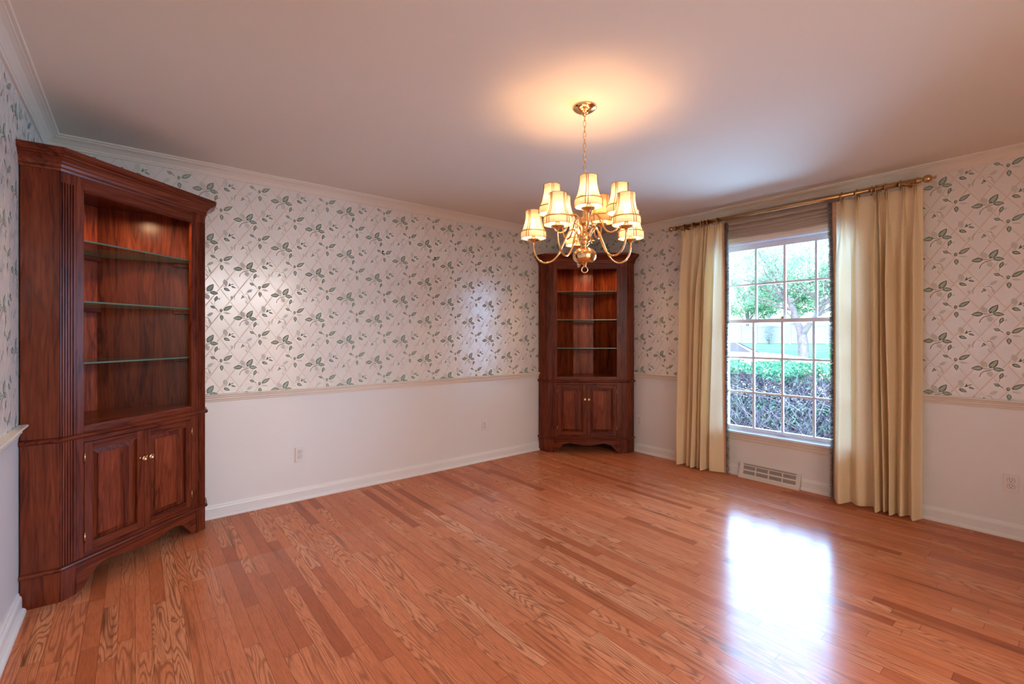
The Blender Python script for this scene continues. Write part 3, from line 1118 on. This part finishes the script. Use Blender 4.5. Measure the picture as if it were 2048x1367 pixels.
    for nm, z0, z1 in (('counter_shelf', 0.800, 0.819), ('cabinet_bottom', 0.150, 0.168), ('cabinet_top', 2.040, 2.060)):
        m = MB()
        m.prism(inner, z0, z1)
        m.build(nm, Hh, root)
    ga, gb = f2(0.024, -0.026), f2(W - 0.024, -0.026)
    gpoly = [(0.040, ga[1] + 0.0), ga, gb, (gb[0], -0.040), (0.208, -0.040), (0.040, -0.208)]
    for z in (1.128, 1.438, 1.745):
        m = MB()
        m.prism(gpoly, z - 0.004, z + 0.004, m=0, side_m=1)
        m.build('glass_shelf', [M['shelf_glass'], M['glass_edge']], root)
        for nm, bx_ in (('a', None), ('b', (L - 0.17, L - 0.03, -0.053, -0.035)), ('c', (0.035, 0.053, -L + 0.03, -L + 0.17))):
            m = MB()
            if bx_:
                m.box(*bx_, z - 0.032, z - 0.004)
            else:
                m.prism([(0.030, -0.205), (0.205, -0.030), (0.218, -0.043), (0.043, -0.218)], z - 0.032, z - 0.004)
            m.build('shelf_cleat', Hh, root, bevel=0.003)
    # doors
    mid = W / 2
    for k in (0, 1):
        a, b = (st0 + 0.002, mid - 0.001) if k == 0 else (mid + 0.001, st1 - 0.002)
        z0, z1 = 0.185, 0.733
        sw = 0.040
        m = MB(FR)
        m.box(a, a + sw, -0.02, 0.0, z0, z1)
        m.box(b - sw, b, -0.02, 0.0, z0, z1)
        door = m.build('cabinet_door', V, root, bevel=0.0015)
        for q0, q1 in ((z1 - 0.040, z1), (z0, z0 + 0.042)):
            m = MB(FR)
            m.box(a + sw, b - sw, -0.02, 0.0, q0, q1)
            m.build('door_crosspiece', Hh, door, bevel=0.0015)
        pa, pb, pz0, pz1 = a + sw, b - sw, z0 + 0.042, z1 - 0.040
        bw = 0.027
        m = MB(FR)
        split = pa + (pb - pa) * (0.60 if k == 0 else 0.5)
        o0, o1 = -0.013, -0.0015
        q = [(pa, o0, pz0), (pb, o0, pz0), (pb, o0, pz1), (pa, o0, pz1), (pa + bw, o1 - 0.004, pz0 + bw), (pb - bw, o1 - 0.004, pz0 + bw), (pb - bw, o1 - 0.004, pz1 - bw), (pa + bw, o1 - 0.004, pz1 - bw)]
        m.add(q, [(0, 1, 5, 4), (1, 2, 6, 5), (2, 3, 7, 6), (3, 0, 4, 7)], 0)
        m.box(pa + bw, split, -0.012, o1, pz0 + bw, pz1 - bw, 1)
        m.box(split, pb - bw, -0.012, o1, pz0 + bw, pz1 - bw, 0 if k == 0 else 1)
        m.box(pa, pb, -0.018, o0 + 0.0005, pz0, pz1, 0)
        m.build('raised_panel', [V, M['wood_light']], door)
        ku = mid - 0.021 if k == 0 else mid + 0.021
        kn = MB(FR)
        kn.lathe([(0, 0), (0.009, 0.0), (0.009, 0.002), (0.0055, 0.004), (0.005, 0.014), (0.008, 0.017), (0.0135, 0.021), (0.0145, 0.025), (0.012, 0.029), (0.010, 0.0295), (0.009, 0.028), (0, 0.028)],
                 (ku, 0, 0.580), 20, axis='y')
        tag(kn.build('door_knob', M['brass'], door), 'round brass knob')
        for hz in (0.235, 0.632):
            h = MB(FR)
            hu = a - 0.001 if k == 0 else b + 0.001
            h.tube([(hu, 0.003, hz), (hu, 0.003, hz + 0.052)], 0.0038, 10)
            for q_ in (0.012, 0.040):
                h.tube([(hu, 0.003, hz + q_), (hu, 0.003, hz + q_ + 0.002)], 0.0045, 10)
            tag(h.build('hinge', M['abrass'], door), 'small brass hinge')
    # puck lamp under the cabinet top
    m = MB()
    pc = f2(W * 0.58, -0.065)
    m.lathe([(0.034, 0), (0.036, -0.004), (0.036, -0.018), (0.030, -0.018), (0.030, -0.012)], (pc[0], pc[1], 2.040), 24)
    pk = m.build('puck_light', M['brass'], root)
    m = MB()
    m.lathe([(0.0, -0.012), (0.030, -0.012), (0.030, -0.013), (0, -0.0131)], (pc[0], pc[1], 2.040), 24)
    m.build('puck_lens', M['puck'], pk)
    return root


cab = make_cabinet('tall cherry corner cabinet standing against the left wall')
cab.location = (-0.375, YA, 0)
cab.rotation_euler = (0, 0, math.radians(-3))
cab2 = copy_tree(cab)
cab2.location = (4.2125, YA + 0.018, 0)
cab2.rotation_euler = (0, 0, math.radians(-88))
tag(cab2, 'tall cherry corner cabinet in the far corner behind the chandelier', 'cabinet')

# ------------------------------------------------------------------ chandelier
CX, CYc = 1.792, 1.612
ch = thing('chandelier', 'polished brass chandelier with ten small fabric shades hanging on a chain', 'chandelier', (CX, CYc, 1.60))
Z0 = 1.60
m = MB()
m.lathe([(0.0, 2.440 - Z0), (0.061, 2.440 - Z0), (0.062, 2.436 - Z0), (0.056, 2.428 - Z0), (0.040, 2.417 - Z0), (0.022, 2.411 - Z0), (0.012, 2.408 - Z0), (0.011, 2.398 - Z0), (0.007, 2.394 - Z0), (0, 2.394 - Z0)], segs=36)
m.build('ceiling_canopy', M['brass'], ch)
nl = 13
zt, zb_ = 2.398, 2.028
pitch = (zt - zb_) / nl
for k in range(nl):
    zc = zt - pitch * (k + 0.5)
    hh, ww = pitch * 0.62, 0.0075
    ang = (PI / 2) * (k % 2) + 0.5
    m = MB()
    pts = []
    for a in range(20):
        t = 2 * PI * a / 20
        px_, pz_ = ww * math.cos(t), hh * math.sin(t)
        pts.append((px_ * math.cos(ang), px_ * math.sin(ang), zc + pz_ - Z0))
    m.tube(pts, 0.0017, 8, closed=True)
    m.build('chain_link', M['brass'], ch)
m = MB()
m.lathe([(0, 2.030), (0.004, 2.030), (0.006, 2.020), (0.010, 2.012), (0.008, 2.004), (0.014, 1.996), (0.018, 1.985), (0.013, 1.972), (0.011, 1.962), (0.015, 1.955), (0.011, 1.948), (0.011, 1.880),
         (0.016, 1.874), (0.026, 1.866), (0.029, 1.852), (0.026, 1.838), (0.016, 1.832), (0.013, 1.822), (0.013, 1.800), (0.022, 1.794), (0.032, 1.786), (0.034, 1.770), (0.031, 1.752), (0.018, 1.744),
         (0.026, 1.740), (0.022, 1.734), (0.013, 1.726), (0.014, 1.718), (0.024, 1.716)], segs=32, mat=Matrix.Translation((0, 0, -Z0)))
m.build('center_column', M['brass'], ch)
m = MB()
prof = [(0.022, 1.718)]
for a in range(15):
    t = PI / 2 - 0.30 - (PI - 0.55) * a / 14
    cc, ss = math.cos(t), math.sin(t)
    prof.append((0.0605 * abs(cc) ** 0.75, 1.6765 + 0.0405 * (abs(ss) ** 0.9) * (1 if ss > 0 else -1)))
prof += [(0.012, 1.634), (0.007, 1.630), (0.007, 1.622), (0, 1.620)]
m.lathe(prof, segs=40, mat=Matrix.Translation((0, 0, -Z0)))
m.build('ball_body', M['brass'], ch)
m = MB()
fr = Vector((math.cos(math.radians(YAW)), math.sin(math.radians(YAW)), 0))
rt = Vector((fr.y, -fr.x, 0))
m.tube([rt * (0.0155 * math.cos(2 * PI * a / 24)) + Vector((0, 0, 1.606 + 0.0155 * math.sin(2 * PI * a / 24) - Z0)) for a in range(24)], 0.0026, 8, closed=True)
m.build('pull_ring', M['brass'], ch)


def smooth_path(pts, n=6):
    """Catmull-Rom through the points"""
    P = [Vector(p) for p in pts]
    P = [P[0] * 2 - P[1]] + P + [P[-1] * 2 - P[-2]]
    out = []
    for i in range(1, len(P) - 2):
        for k in range(n):
            t = k / n
            a, b, c, d = P[i - 1], P[i], P[i + 1], P[i + 2]
            out.append(0.5 * ((2 * b) + (c - a) * t + (2 * a - 5 * b + 4 * c - d) * t * t + (3 * b - a - 3 * c + d) * t ** 3))
    out.append(P[-2])
    return out


def lamp(phi, tier, cream_shade=True):
    dirv = -fr * math.cos(phi) + rt * math.sin(phi)
    if tier == 'low':
        R, zc = 0.272, 1.766
        rz = [(0.030, 1.772), (0.042, 1.800), (0.060, 1.818), (0.080, 1.808), (0.102, 1.765), (0.135, 1.695), (0.168, 1.660), (0.205, 1.650), (0.240, 1.666), (0.264, 1.702), (R, 1.740), (R, zc)]
    else:
        R, zc = 0.178, 1.862
        rz = [(0.024, 1.852), (0.036, 1.876), (0.052, 1.887), (0.070, 1.876), (0.088, 1.840), (0.108, 1.802), (0.132, 1.788), (0.156, 1.796), (0.172, 1.820), (R, 1.845), (R, zc)]
    to = lambda r, z: (dirv.x * r, dirv.y * r, z - Z0)
    m = MB()
    m.tube(smooth_path([to(r, z) for r, z in rz], 6), 0.0048, 10)
    # little scroll where the arm leaves the hub
    sc = [to(0.034 + 0.016 * t * math.cos(0.6 + 4.4 * (1 - t)) + 0.012, rz[0][1] - 0.026 + 0.016 * t * math.sin(0.6 + 4.4 * (1 - t))) for t in [k / 14 for k in range(2, 15)]]
    m.tube(sc, [0.0018 + 0.0016 * k / 12 for k in range(13)], 8)
    arm = m.build('lamp_arm', M['brass'], ch)
    c = to(R, zc)
    m = MB()
    m.lathe([(0, -0.006), (0.007, -0.005), (0.009, 0.0), (0.018, 0.003), (0.030, 0.007), (0.035, 0.011), (0.034, 0.0125), (0.018, 0.009), (0.012, 0.009), (0.012, 0.024), (0.0105, 0.026), (0.0, 0.026)], c, 24)
    m.build('drip_cup', M['brass'], arm)
    m = MB()
    m.lathe([(0.0, 0.026), (0.0095, 0.026), (0.0095, 0.062), (0.0, 0.064)], c, 14)
    m.build('candle_sleeve', M['white'], arm)
    m = MB()
    m.lathe([(0.0, 0.062), (0.007, 0.064), (0.0125, 0.076), (0.0135, 0.086), (0.0105, 0.100), (0.005, 0.112), (0.0, 0.116)], c, 10)
    m.build('bulb', M['bulb'], arm)
    # bell shade: eight faces with braid down the seams, round the rims and above the skirt
    prof = [(0.0660, 0.018), (0.0672, 0.034), (0.0655, 0.052), (0.0585, 0.063), (0.0520, 0.079), (0.0468, 0.097), (0.0430, 0.116), (0.0412, 0.138), (0.0418, 0.164)]
    segs = 48
    mm = MB()
    rot = phi * 1.0 + 0.26
    facet = lambda t: 0.965 + 0.035 * abs(math.cos(4 * (t)))
    for pi_ in range(len(prof) - 1):
        (r0, z0), (r1, z1) = prof[pi_], prof[pi_ + 1]
        vs = []
        for (r, z) in ((r0, z0), (r1, z1)):
            for k in range(segs):
                t = 2 * PI * k / segs
                rr = r * facet(t)
                vs.append((c[0] + rr * math.cos(t + rot), c[1] + rr * math.sin(t + rot), c[2] + z))
        mm.add(vs, [(k, (k + 1) % segs, segs + (k + 1) % segs, segs + k) for k in range(segs)], 0, True)
    shade_o = None
    ob = mm.build('lamp_shade', M['lampshade'] if cream_shade else M['lampshade_peach'], ch, recalc=True)
    if not cream_shade:
        tag(ob, 'orange lamp shade')
    bm_ = MB()

    def rim(r, z, rad, off=0.0005):
        pts = []
        for k in range(segs):
            t = 2 * PI * k / segs
            rr = r * facet(t) + off
            pts.append((c[0] + rr * math.cos(t + rot), c[1] + rr * math.sin(t + rot), c[2] + z))
        bm_.tube(pts, rad, 6, closed=True)
    rim(0.0660, 0.018, 0.0013)
    rim(0.0655, 0.052, 0.0024)
    rim(0.0418, 0.163, 0.0013)
    for k in range(8):
        for off in (-0.10, 0.10):
            t = 2 * PI * (k + 0.5) / 8 + off
            if k % 2:
                continue
            bm_.tube([(c[0] + (r * facet(t) + 0.0006) * math.cos(t + rot), c[1] + (r * facet(t) + 0.0006) * math.sin(t + rot), c[2] + z) for r, z in prof], 0.0019, 6)
    bm_.build('shade_braid', M['lamp_trim'], ob)


for k in range(5):
    lamp(math.radians(36 + 72 * k), 'low')
for k, cream_shade in zip(range(5), (True, True, False, True, True)):
    lamp(math.radians(-3 + 72 * k), 'high', cream_shade)

# ------------------------------------------------------------------ outlets, nails, register
def make_outlet():
    t = thing('wall_outlet', 'x', 'outlet')
    m = MB()
    m.box(-0.035, 0.035, -0.006, 0.0, -0.057, 0.057)
    m.build('cover_plate', M['outlet'], t, bevel=0.003)
    for dz in (-0.0195, 0.0195):
        m = MB()
        m.prism([(0.0165 * math.cos(a) * 1.0, dz + max(-0.0125, min(0.0125, 0.0165 * math.sin(a)))) for a in [2 * PI * k / 28 for k in range(28)]], -0.0085, -0.005, axes=lambda a, b, c: (a, c, b))
        r = m.build('receptacle', M['outlet'], t)
        m = MB()
        m.box(-0.0075, -0.0050, -0.0090, -0.008, dz - 0.001, dz + 0.008)
        m.box(0.0050, 0.0075, -0.0090, -0.008, dz, dz + 0.0075)
        m.box(-0.0025, 0.0025, -0.0090, -0.008, dz - 0.0095, dz - 0.0050)
        # thin dark outline ring
        m.tube([(0.0172 * math.cos(2 * PI * k / 28), -0.0062, dz + max(-0.0131, min(0.0131, 0.0172 * math.sin(2 * PI * k / 28)))) for k in range(28)], 0.0006, 5, closed=True)
        m.build('slots', M['slot'], r)
    m = MB()
    m.lathe([(0, -0.0075), (0.003, -0.007), (0.003, -0.0055)], (0, 0, 0), 12, axis='y')
    m.build('screw', M['outlet'], t)
    return t


out0 = None
for (x, y, z, rz, lab) in ((0.989, YA, 0.350, 0, 'cream duplex outlet low on the long wall nearest the left cabinet'), (2.742, YA, 0.359, 0, 'cream duplex outlet on the long wall nearest the far cabinet'),
                           (XB, 3.048, 0.342, -PI / 2, 'cream duplex outlet between the far cabinet and the left curtain'), (XB, 0.280, 0.342, -PI / 2, 'cream duplex outlet on the window wall right of the curtains')):
    o = make_outlet() if out0 is None else copy_tree(out0)
    out0 = out0 or o
    o.location = (x, y, z)
    o.rotation_euler = (0, 0, rz)
    tag(o, lab, 'outlet')

for k, (x, z, lab) in enumerate(((1.657, 1.985, 'dark picture nail in the wallpaper, left one of the pair'), (2.167, 1.985, 'dark picture nail in the wallpaper, right one of the pair'))):
    m = MB()
    m.tube([(0, 0, 0), (0, -0.020, 0.005)], 0.0022, 8)
    m.lathe([(0, -0.022), (0.005, -0.021), (0.005, -0.019), (0, -0.019)], (0, 0, 0.005), 10, axis='y')
    m.tube([(0, -0.003, 0.014), (0, -0.004, -0.014), (0, -0.009, -0.017), (0, -0.012, -0.012)], 0.003, 6)
    o = m.build('picture_nail', M['nail'], loc=(x, YA, z))
    tag(o, lab, 'nail', 'picture nails in the long wall')

rg = thing('floor_register', 'cream metal baseboard heat register with slotted face under the window', 'vent', (XB, 1.704, 0))
RW = 0.246
m = MB()
prof = [(0, 0.130), (-0.014, 0.130), (-0.020, 0.126), (-0.044, 0.022), (-0.060, 0.018), (-0.062, 0.0), (0, 0.0)]
m.prism(prof, -RW, RW, axes=lambda a, b, c: (a, c, b))
body = m.build('register_body', M['register'], rg, bevel=0.002)
sl = lambda t, o: (-0.020 + (-0.024) * t - 0.974 * o, 0.126 + (0.022 - 0.126) * t - 0.225 * o)   # point on the slanted face


def face_box(mb_, t0, t1, y0, y1, o0, o1, mi=0):
    vs = []
    for t in (t0, t1):
        for y in (y0, y1):
            for o in (o0, o1):
                x, z = sl(t, o)
                vs.append((x, y, z))
    mb_.add(vs, [(0, 1, 3, 2), (4, 6, 7, 5), (0, 4, 5, 1), (2, 3, 7, 6), (0, 2, 6, 4), (1, 5, 7, 3)], mi)


for r_, (t0, t1) in enumerate(((0.20, 0.48), (0.60, 0.88))):
    for c_ in range(4):
        y0 = -0.215 + c_ * 0.1085
        m = MB()
        face_box(m, t0, t1, y0, y0 + 0.098, -0.001, 0.0006, 0)
        for q in range(7):
            tt = t0 + (t1 - t0) * (q + 0.25) / 7
            face_box(m, tt, tt + (t1 - t0) / 26, y0, y0 + 0.098, 0.0, 0.0016, 1)
        m.build('louver_panel', [M['louver'], M['register']], rg)
m = MB()
face_box(m, 0.03, 0.14, -0.215, 0.212, -0.001, 0.0005, 0)
for q in range(44):
    y = -0.213 + q * 0.0097
    vs = []
    for (t, dy) in ((0.03, 0.004), (0.14, -0.002)):
        for w_ in (0, 0.0042):
            x, z = sl(t, 0.0012)
            vs.append((x, y + dy + w_, z))
    m.add(vs, [(0, 1, 3, 2)], 1)
m.build('slotted_grille', [M['louver'], M['register']], rg)
m = MB()
face_box(m, 0.26, 0.42, -0.001 - 0.006, -0.001 + 0.006, 0.0, 0.006)
m.build('damper_lever', M['register'], rg, bevel=0.001)

# ------------------------------------------------------------------ outdoors
def gz(x):
    """height of the ground outdoors"""
    if x < 8:
        return -0.18
    if x < 15:
        return -0.18 + (x - 8) / 7 * 0.48
    return 0.30 + 0.0255 * (x - 15)


m = MB()
xs = [4.44, 6, 8, 10, 12, 14, 16.2, 16.2001, 18.2, 18.2001, 20, 24, 28, 33, 40, 60]
ys = [-30, -10, -4, 0, 3, 6, 9, 12, 16, 22, 30, 60]
vs = [(x, y, gz(x) + (0.12 * math.sin(y * 0.33) if x > 20 and x < 60 else 0) * 0.3) for x in xs for y in ys]
fs, ny = [], len(ys)
for i in range(len(xs) - 1):
    for j in range(ny - 1):
        k = i * ny + j
        m_i = 2 if 7.9 < xs[i] < 16 and False else (0 if xs[i + 1] <= 8 else (1 if 16.1 < xs[i] < 18.1 else 2))
        if 7.9 < xs[i] < 16.1:
            m_i = 1 if ys[j] >= 3 and xs[i] >= 9.9 else 2
        m.add([vs[k], vs[k + 1], vs[k + ny + 1], vs[k + ny]], [(0, 1, 2, 3)], m_i)
tag(m.build('lawn', [M['soil'], M['drive'], M['lawn']]), kind='structure')


def scatter_leaf(m, p, size, rnd, up=0.3):
    a = Vector((rnd.uniform(-1, 1), rnd.uniform(-1, 1), rnd.uniform(-1, 1) + up)).normalized()
    b = a.cross(Vector((rnd.uniform(-1, 1), rnd.uniform(-1, 1), rnd.uniform(-1, 1)))).normalized()
    n = a.cross(b)
    s = size * rnd.uniform(0.6, 1.3)
    m.add([p - b * s, p + n * s * 0.45, p + b * s, p - n * s * 0.45], [(0, 1, 2, 3)], 0)


hedge = thing('hedge', 'green twiggy hedge growing right outside the window', 'hedge', (6.75, 1.5, -0.18))
rnd = random.Random(3)
ml, mt = MB(), MB()
for q in range(70000):
    y = rnd.uniform(-3.5, 4.2)
    x = rnd.uniform(-0.62, 0.62)
    top = 1.06 + 0.05 * noise.noise(Vector((x * 2, y * 2, 0)))
    z = top * (1 - rnd.random() ** 1.8 * 0.95)
    dens = noise.noise(Vector((y * 1.7 + 3, z * 2.2, x))) * 0.9
    if z / top < 0.85 - dens * 0.5 or (z / top < 0.58):
        continue
    if abs(x) < 0.45 and z < top - 0.12 and rnd.random() < 0.6:
        continue
    scatter_leaf(ml, Vector((x, y, z)), 0.026, rnd)
for q in range(9000):
    y = rnd.uniform(-3.5, 4.2)
    x = rnd.uniform(-0.58, 0.50)
    z0 = rnd.uniform(0.0, 0.85)
    d = Vector((rnd.uniform(-0.7, 0.5), rnd.uniform(-0.9, 0.9), rnd.uniform(0.2, 1.3))).normalized()
    ln = rnd.uniform(0.10, 0.42)
    a = Vector((x, y, z0))
    b = a + d * ln
    if b.z > 1.03:
        continue
    b.x = max(-0.64, b.x)
    mid_ = a.lerp(b, 0.5) + Vector((rnd.uniform(-.03, .03), rnd.uniform(-.03, .03), 0))
    w = rnd.uniform(0.0014, 0.0036)
    mt.tube([a, mid_, b], [w, w * 0.8, w * 0.4], 3, caps=False)
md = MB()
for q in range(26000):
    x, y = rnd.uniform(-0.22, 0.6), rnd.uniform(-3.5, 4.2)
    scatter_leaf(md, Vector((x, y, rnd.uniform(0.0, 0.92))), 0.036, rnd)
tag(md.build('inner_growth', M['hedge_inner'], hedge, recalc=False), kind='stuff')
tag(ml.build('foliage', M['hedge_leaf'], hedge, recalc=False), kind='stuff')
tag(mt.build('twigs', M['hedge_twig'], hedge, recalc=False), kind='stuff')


def make_tree(name, label, base, trunk_paths, leaf_mat, n_leaf, leaf_size, clusters, seed, group=None):
    t = thing(name, label, 'tree', base, group=group)
    rnd = random.Random(seed)
    mb_ = MB()
    tips = []

    def grow(p, d, ln, r, depth):
        pts, rs_ = [p.copy()], [r]
        for k in range(5):
            d = (d + Vector((rnd.uniform(-.22, .22), rnd.uniform(-.22, .22), rnd.uniform(-.10, .16)))).normalized()
            p = p + d * (ln / 5)
            pts.append(p.copy())
            rs_.append(r * (1 - 0.13 * (k + 1)))
            if depth <= 1:
                tips.append(p.copy())
        mb_.tube(pts, rs_, 6, caps=False)
        if depth > 0:
            for _ in range(3 if depth > 1 else 2):
                q = pts[rnd.randint(2, 5)]
                nd = (d + Vector((rnd.uniform(-.9, .9), rnd.uniform(-.9, .9), rnd.uniform(-.45, .55)))).normalized()
                grow(q, nd, ln * rnd.uniform(0.6, 0.85), rs_[-1] * 0.65, depth - 1)
    for path, rad in trunk_paths:
        mb_.tube(smooth_path(path, 5), [rad[0] + (rad[1] - rad[0]) * k / (5 * (len(path) - 1)) for k in range(5 * (len(path) - 1) + 1)], 10, caps=False)
    for p, d, ln, r, dep in clusters:
        grow(Vector(p), Vector(d).normalized(), ln, r, dep)
    mb_.build('trunk', M['bark'], t)
    lf = MB()
    for q in range(n_leaf):
        p = rnd.choice(tips) + Vector((rnd.gauss(0, 0.22), rnd.gauss(0, 0.22), rnd.gauss(0, 0.18)))
        scatter_leaf(lf, p, leaf_size, rnd)
    tag(lf.build('foliage', leaf_mat, t, recalc=False), kind='stuff')
    return t


# the tree on the lawn: trunk forks about 0.85 m up
B = (19.0, 6.42, 0.40)
paths = [([(0, 0, 0), (0, 0.02, 0.4), (0, 0.05, 0.75), (0.0, 0.08, 0.95)], (0.19, 0.15)),
         ([(0, 0.06, 0.85), (0, 0.20, 1.30), (0.1, 0.38, 1.80), (0.1, 0.60, 2.30), (0.0, 0.85, 2.9)], (0.125, 0.07)),
         ([(0, 0.06, 0.85), (-0.1, -0.16, 1.20), (-0.1, -0.42, 1.55), (0, -0.75, 2.1)], (0.11, 0.07))]
cl = []
rnd = random.Random(11)
for (p, rr) in (((0.1, 0.38, 1.8), 0.05), ((0.1, 0.5, 2.05), 0.055), ((0.1, 0.60, 2.3), 0.05), ((0, 0.75, 2.6), 0.05), ((0, 0.85, 2.9), 0.06), ((0, -0.42, 1.55), 0.05), ((0, -0.6, 1.9), 0.05), ((0, -0.75, 2.1), 0.06)):
    for _ in range(3):
        cl.append((p, (rnd.uniform(-.7, .5), rnd.uniform(-0.6, 1.1) if p[1] > 0 else rnd.uniform(-1.0, 0.5), rnd.uniform(0.05, 0.9)), rnd.uniform(1.3, 2.1), rr * 0.9, 3 if len(cl) % 3 == 0 else 2))
make_tree('shade_tree', 'leafy tree with a forked trunk standing on the lawn outside', B, paths, M['tree_leaf'], 7000, 0.050, cl, 5)

for k, (bx0, by0, lab, sd) in enumerate(((44.0, 19.5, 'pale leafy tree behind the white fence, left of the upright shrub', 21),
                                        (37.0, 13.2, 'pale leafy tree behind the white fence, right of the upright shrub', 22))):
    cl = []
    rnd = random.Random(sd)
    for q in range(9):
        cl.append(((0, 0, rnd.uniform(1.2, 2.6)), (rnd.uniform(-.8, .8), rnd.uniform(-1, 1), rnd.uniform(0.2, 1.0)), rnd.uniform(1.6, 2.4), 0.06, 2))
    make_tree('garden_tree', lab, (bx0, by0, gz(bx0)), [([(0, 0, 0), (0, 0.05, 1.2), (0.05, 0, 2.6)], (0.2, 0.1))], M['far_leaf'], 8000, 0.13, cl, sd, 'trees behind the fence')

# fence
fx = 32.0
fence = thing('vinyl_fence', 'long white vinyl fence at the back of the lawn', 'fence', (fx, 12.0, 0))
posts = [5.5, 7.54, 9.56, 11.58, 13.62, 14.67, 16.7, 18.7, 20.8]
zf = lambda y: 0.74 + 0.03 * (12.5 - y) / 3
for y in posts:
    m = MB()
    m.box(-0.06, 0.06, y - 12 - 0.06, y - 12 + 0.06, zf(y) - 0.25, zf(y) + 1.22)
    m.box(-0.075, 0.075, y - 12 - 0.075, y - 12 + 0.075, zf(y) + 1.22, zf(y) + 1.25)
    m.build('fence_post', M['vinyl'], fence)
for a, b in zip(posts, posts[1:]):
    m = MB()
    z0 = min(zf(a), zf(b))
    m.box(-0.018, 0.018, a - 12 + 0.06, b - 12 - 0.06, z0 + 0.05, z0 + 1.08)
    m.box(-0.035, 0.035, a - 12 + 0.06, b - 12 - 0.06, z0 + 0.02, z0 + 0.14)
    m.box(-0.035, 0.035, a - 12 + 0.06, b - 12 - 0.06, z0 + 1.06, z0 + 1.16)
    m.build('fence_panel', M['vinyl'], fence)

sh = thing('upright_shrub', 'dark narrow upright shrub in front of the white fence', 'shrub', (31.4, 12.62, 0.70))
rnd = random.Random(9)
ml, mt = MB(), MB()
for q in range(1700):
    z = rnd.uniform(0.10, 1.9)
    w = (0.04 + 0.36 * min(1, z / 1.15) * (1 if z < 1.2 else max(0.15, 1 - (z - 1.2) / 0.75))) * (1.15 + 0.6 * noise.noise(Vector((q % 7, z * 3, 1))))
    a, r = rnd.uniform(0, 2 * PI), math.sqrt(rnd.random()) * w
    scatter_leaf(ml, Vector((r * math.cos(a), r * math.sin(a), z)), 0.035, rnd, 0.8)
mt.tube([(0, 0, -0.05), (0, 0, 0.7)], [0.05, 0.02], 6)
tag(ml.build('foliage', M['shrub_leaf'], sh, recalc=False), kind='stuff')
mt.build('stem', M['bark'], sh)

# parked car, mostly hidden behind the curtain and hedge
car = thing('parked_car', 'white car parked on the drive behind the hedge, left edge of the window', 'car', (12.4, 6.15, gz(12.4)), math.radians(-62))
m = MB()
side = [(-2.1, 0.30), (-2.1, 0.62), (-1.9, 0.72), (-1.45, 0.80), (-0.80, 0.86), (-0.35, 1.16), (0.1, 1.27), (0.9, 1.26), (1.5, 1.02), (2.05, 0.92), (2.15, 0.55), (2.1, 0.30)]
side = [(-a, b * 0.80) for a, b in side]
m.prism(side, -0.80, 0.80, axes=lambda a, b, c: (a, c, b))
m.build('car_body', M['car_body'], car, bevel=0.05)
m = MB()
m.add([(0.82, -0.68, 0.705), (0.82, 0.68, 0.705), (0.36, 0.60, 0.955), (0.36, -0.60, 0.955)], [(0, 1, 2, 3)])
m.add([(0.62, 0.805, 0.72), (-1.3, 0.805, 0.78), (-0.9, 0.803, 0.98), (0.26, 0.803, 0.96)], [(0, 1, 2, 3)])
m.add([(0.62, -0.805, 0.72), (-1.3, -0.805, 0.78), (-0.9, -0.803, 0.98), (0.26, -0.803, 0.96)], [(0, 1, 2, 3)])
wg = m.build('car_windows', M['car_glass'], car)
s_ = wg.modifiers.new('thickness', 'SOLIDIFY')
s_.thickness = 0.02
s_.offset = 0
for x in (-1.35, 1.35):
    for y in (-0.72, 0.72):
        m = MB()
        m.lathe([(0, -0.1), (0.24, -0.1), (0.29, -0.07), (0.29, 0.07), (0.24, 0.1), (0, 0.1)], (x, y, 0.29), 20, axis='y')
        m.build('wheel', M['tyre'], car)

# ------------------------------------------------------------------ render comfort
S.cycles.max_bounces = 10
S.cycles.diffuse_bounces = 5
S.cycles.glossy_bounces = 5
S.cycles.transparent_max_bounces = 24
S.cycles.transmission_bounces = 8
S.cycles.sample_clamp_indirect = 6.0
S.cycles.caustics_reflective = False
S.cycles.caustics_refractive = False
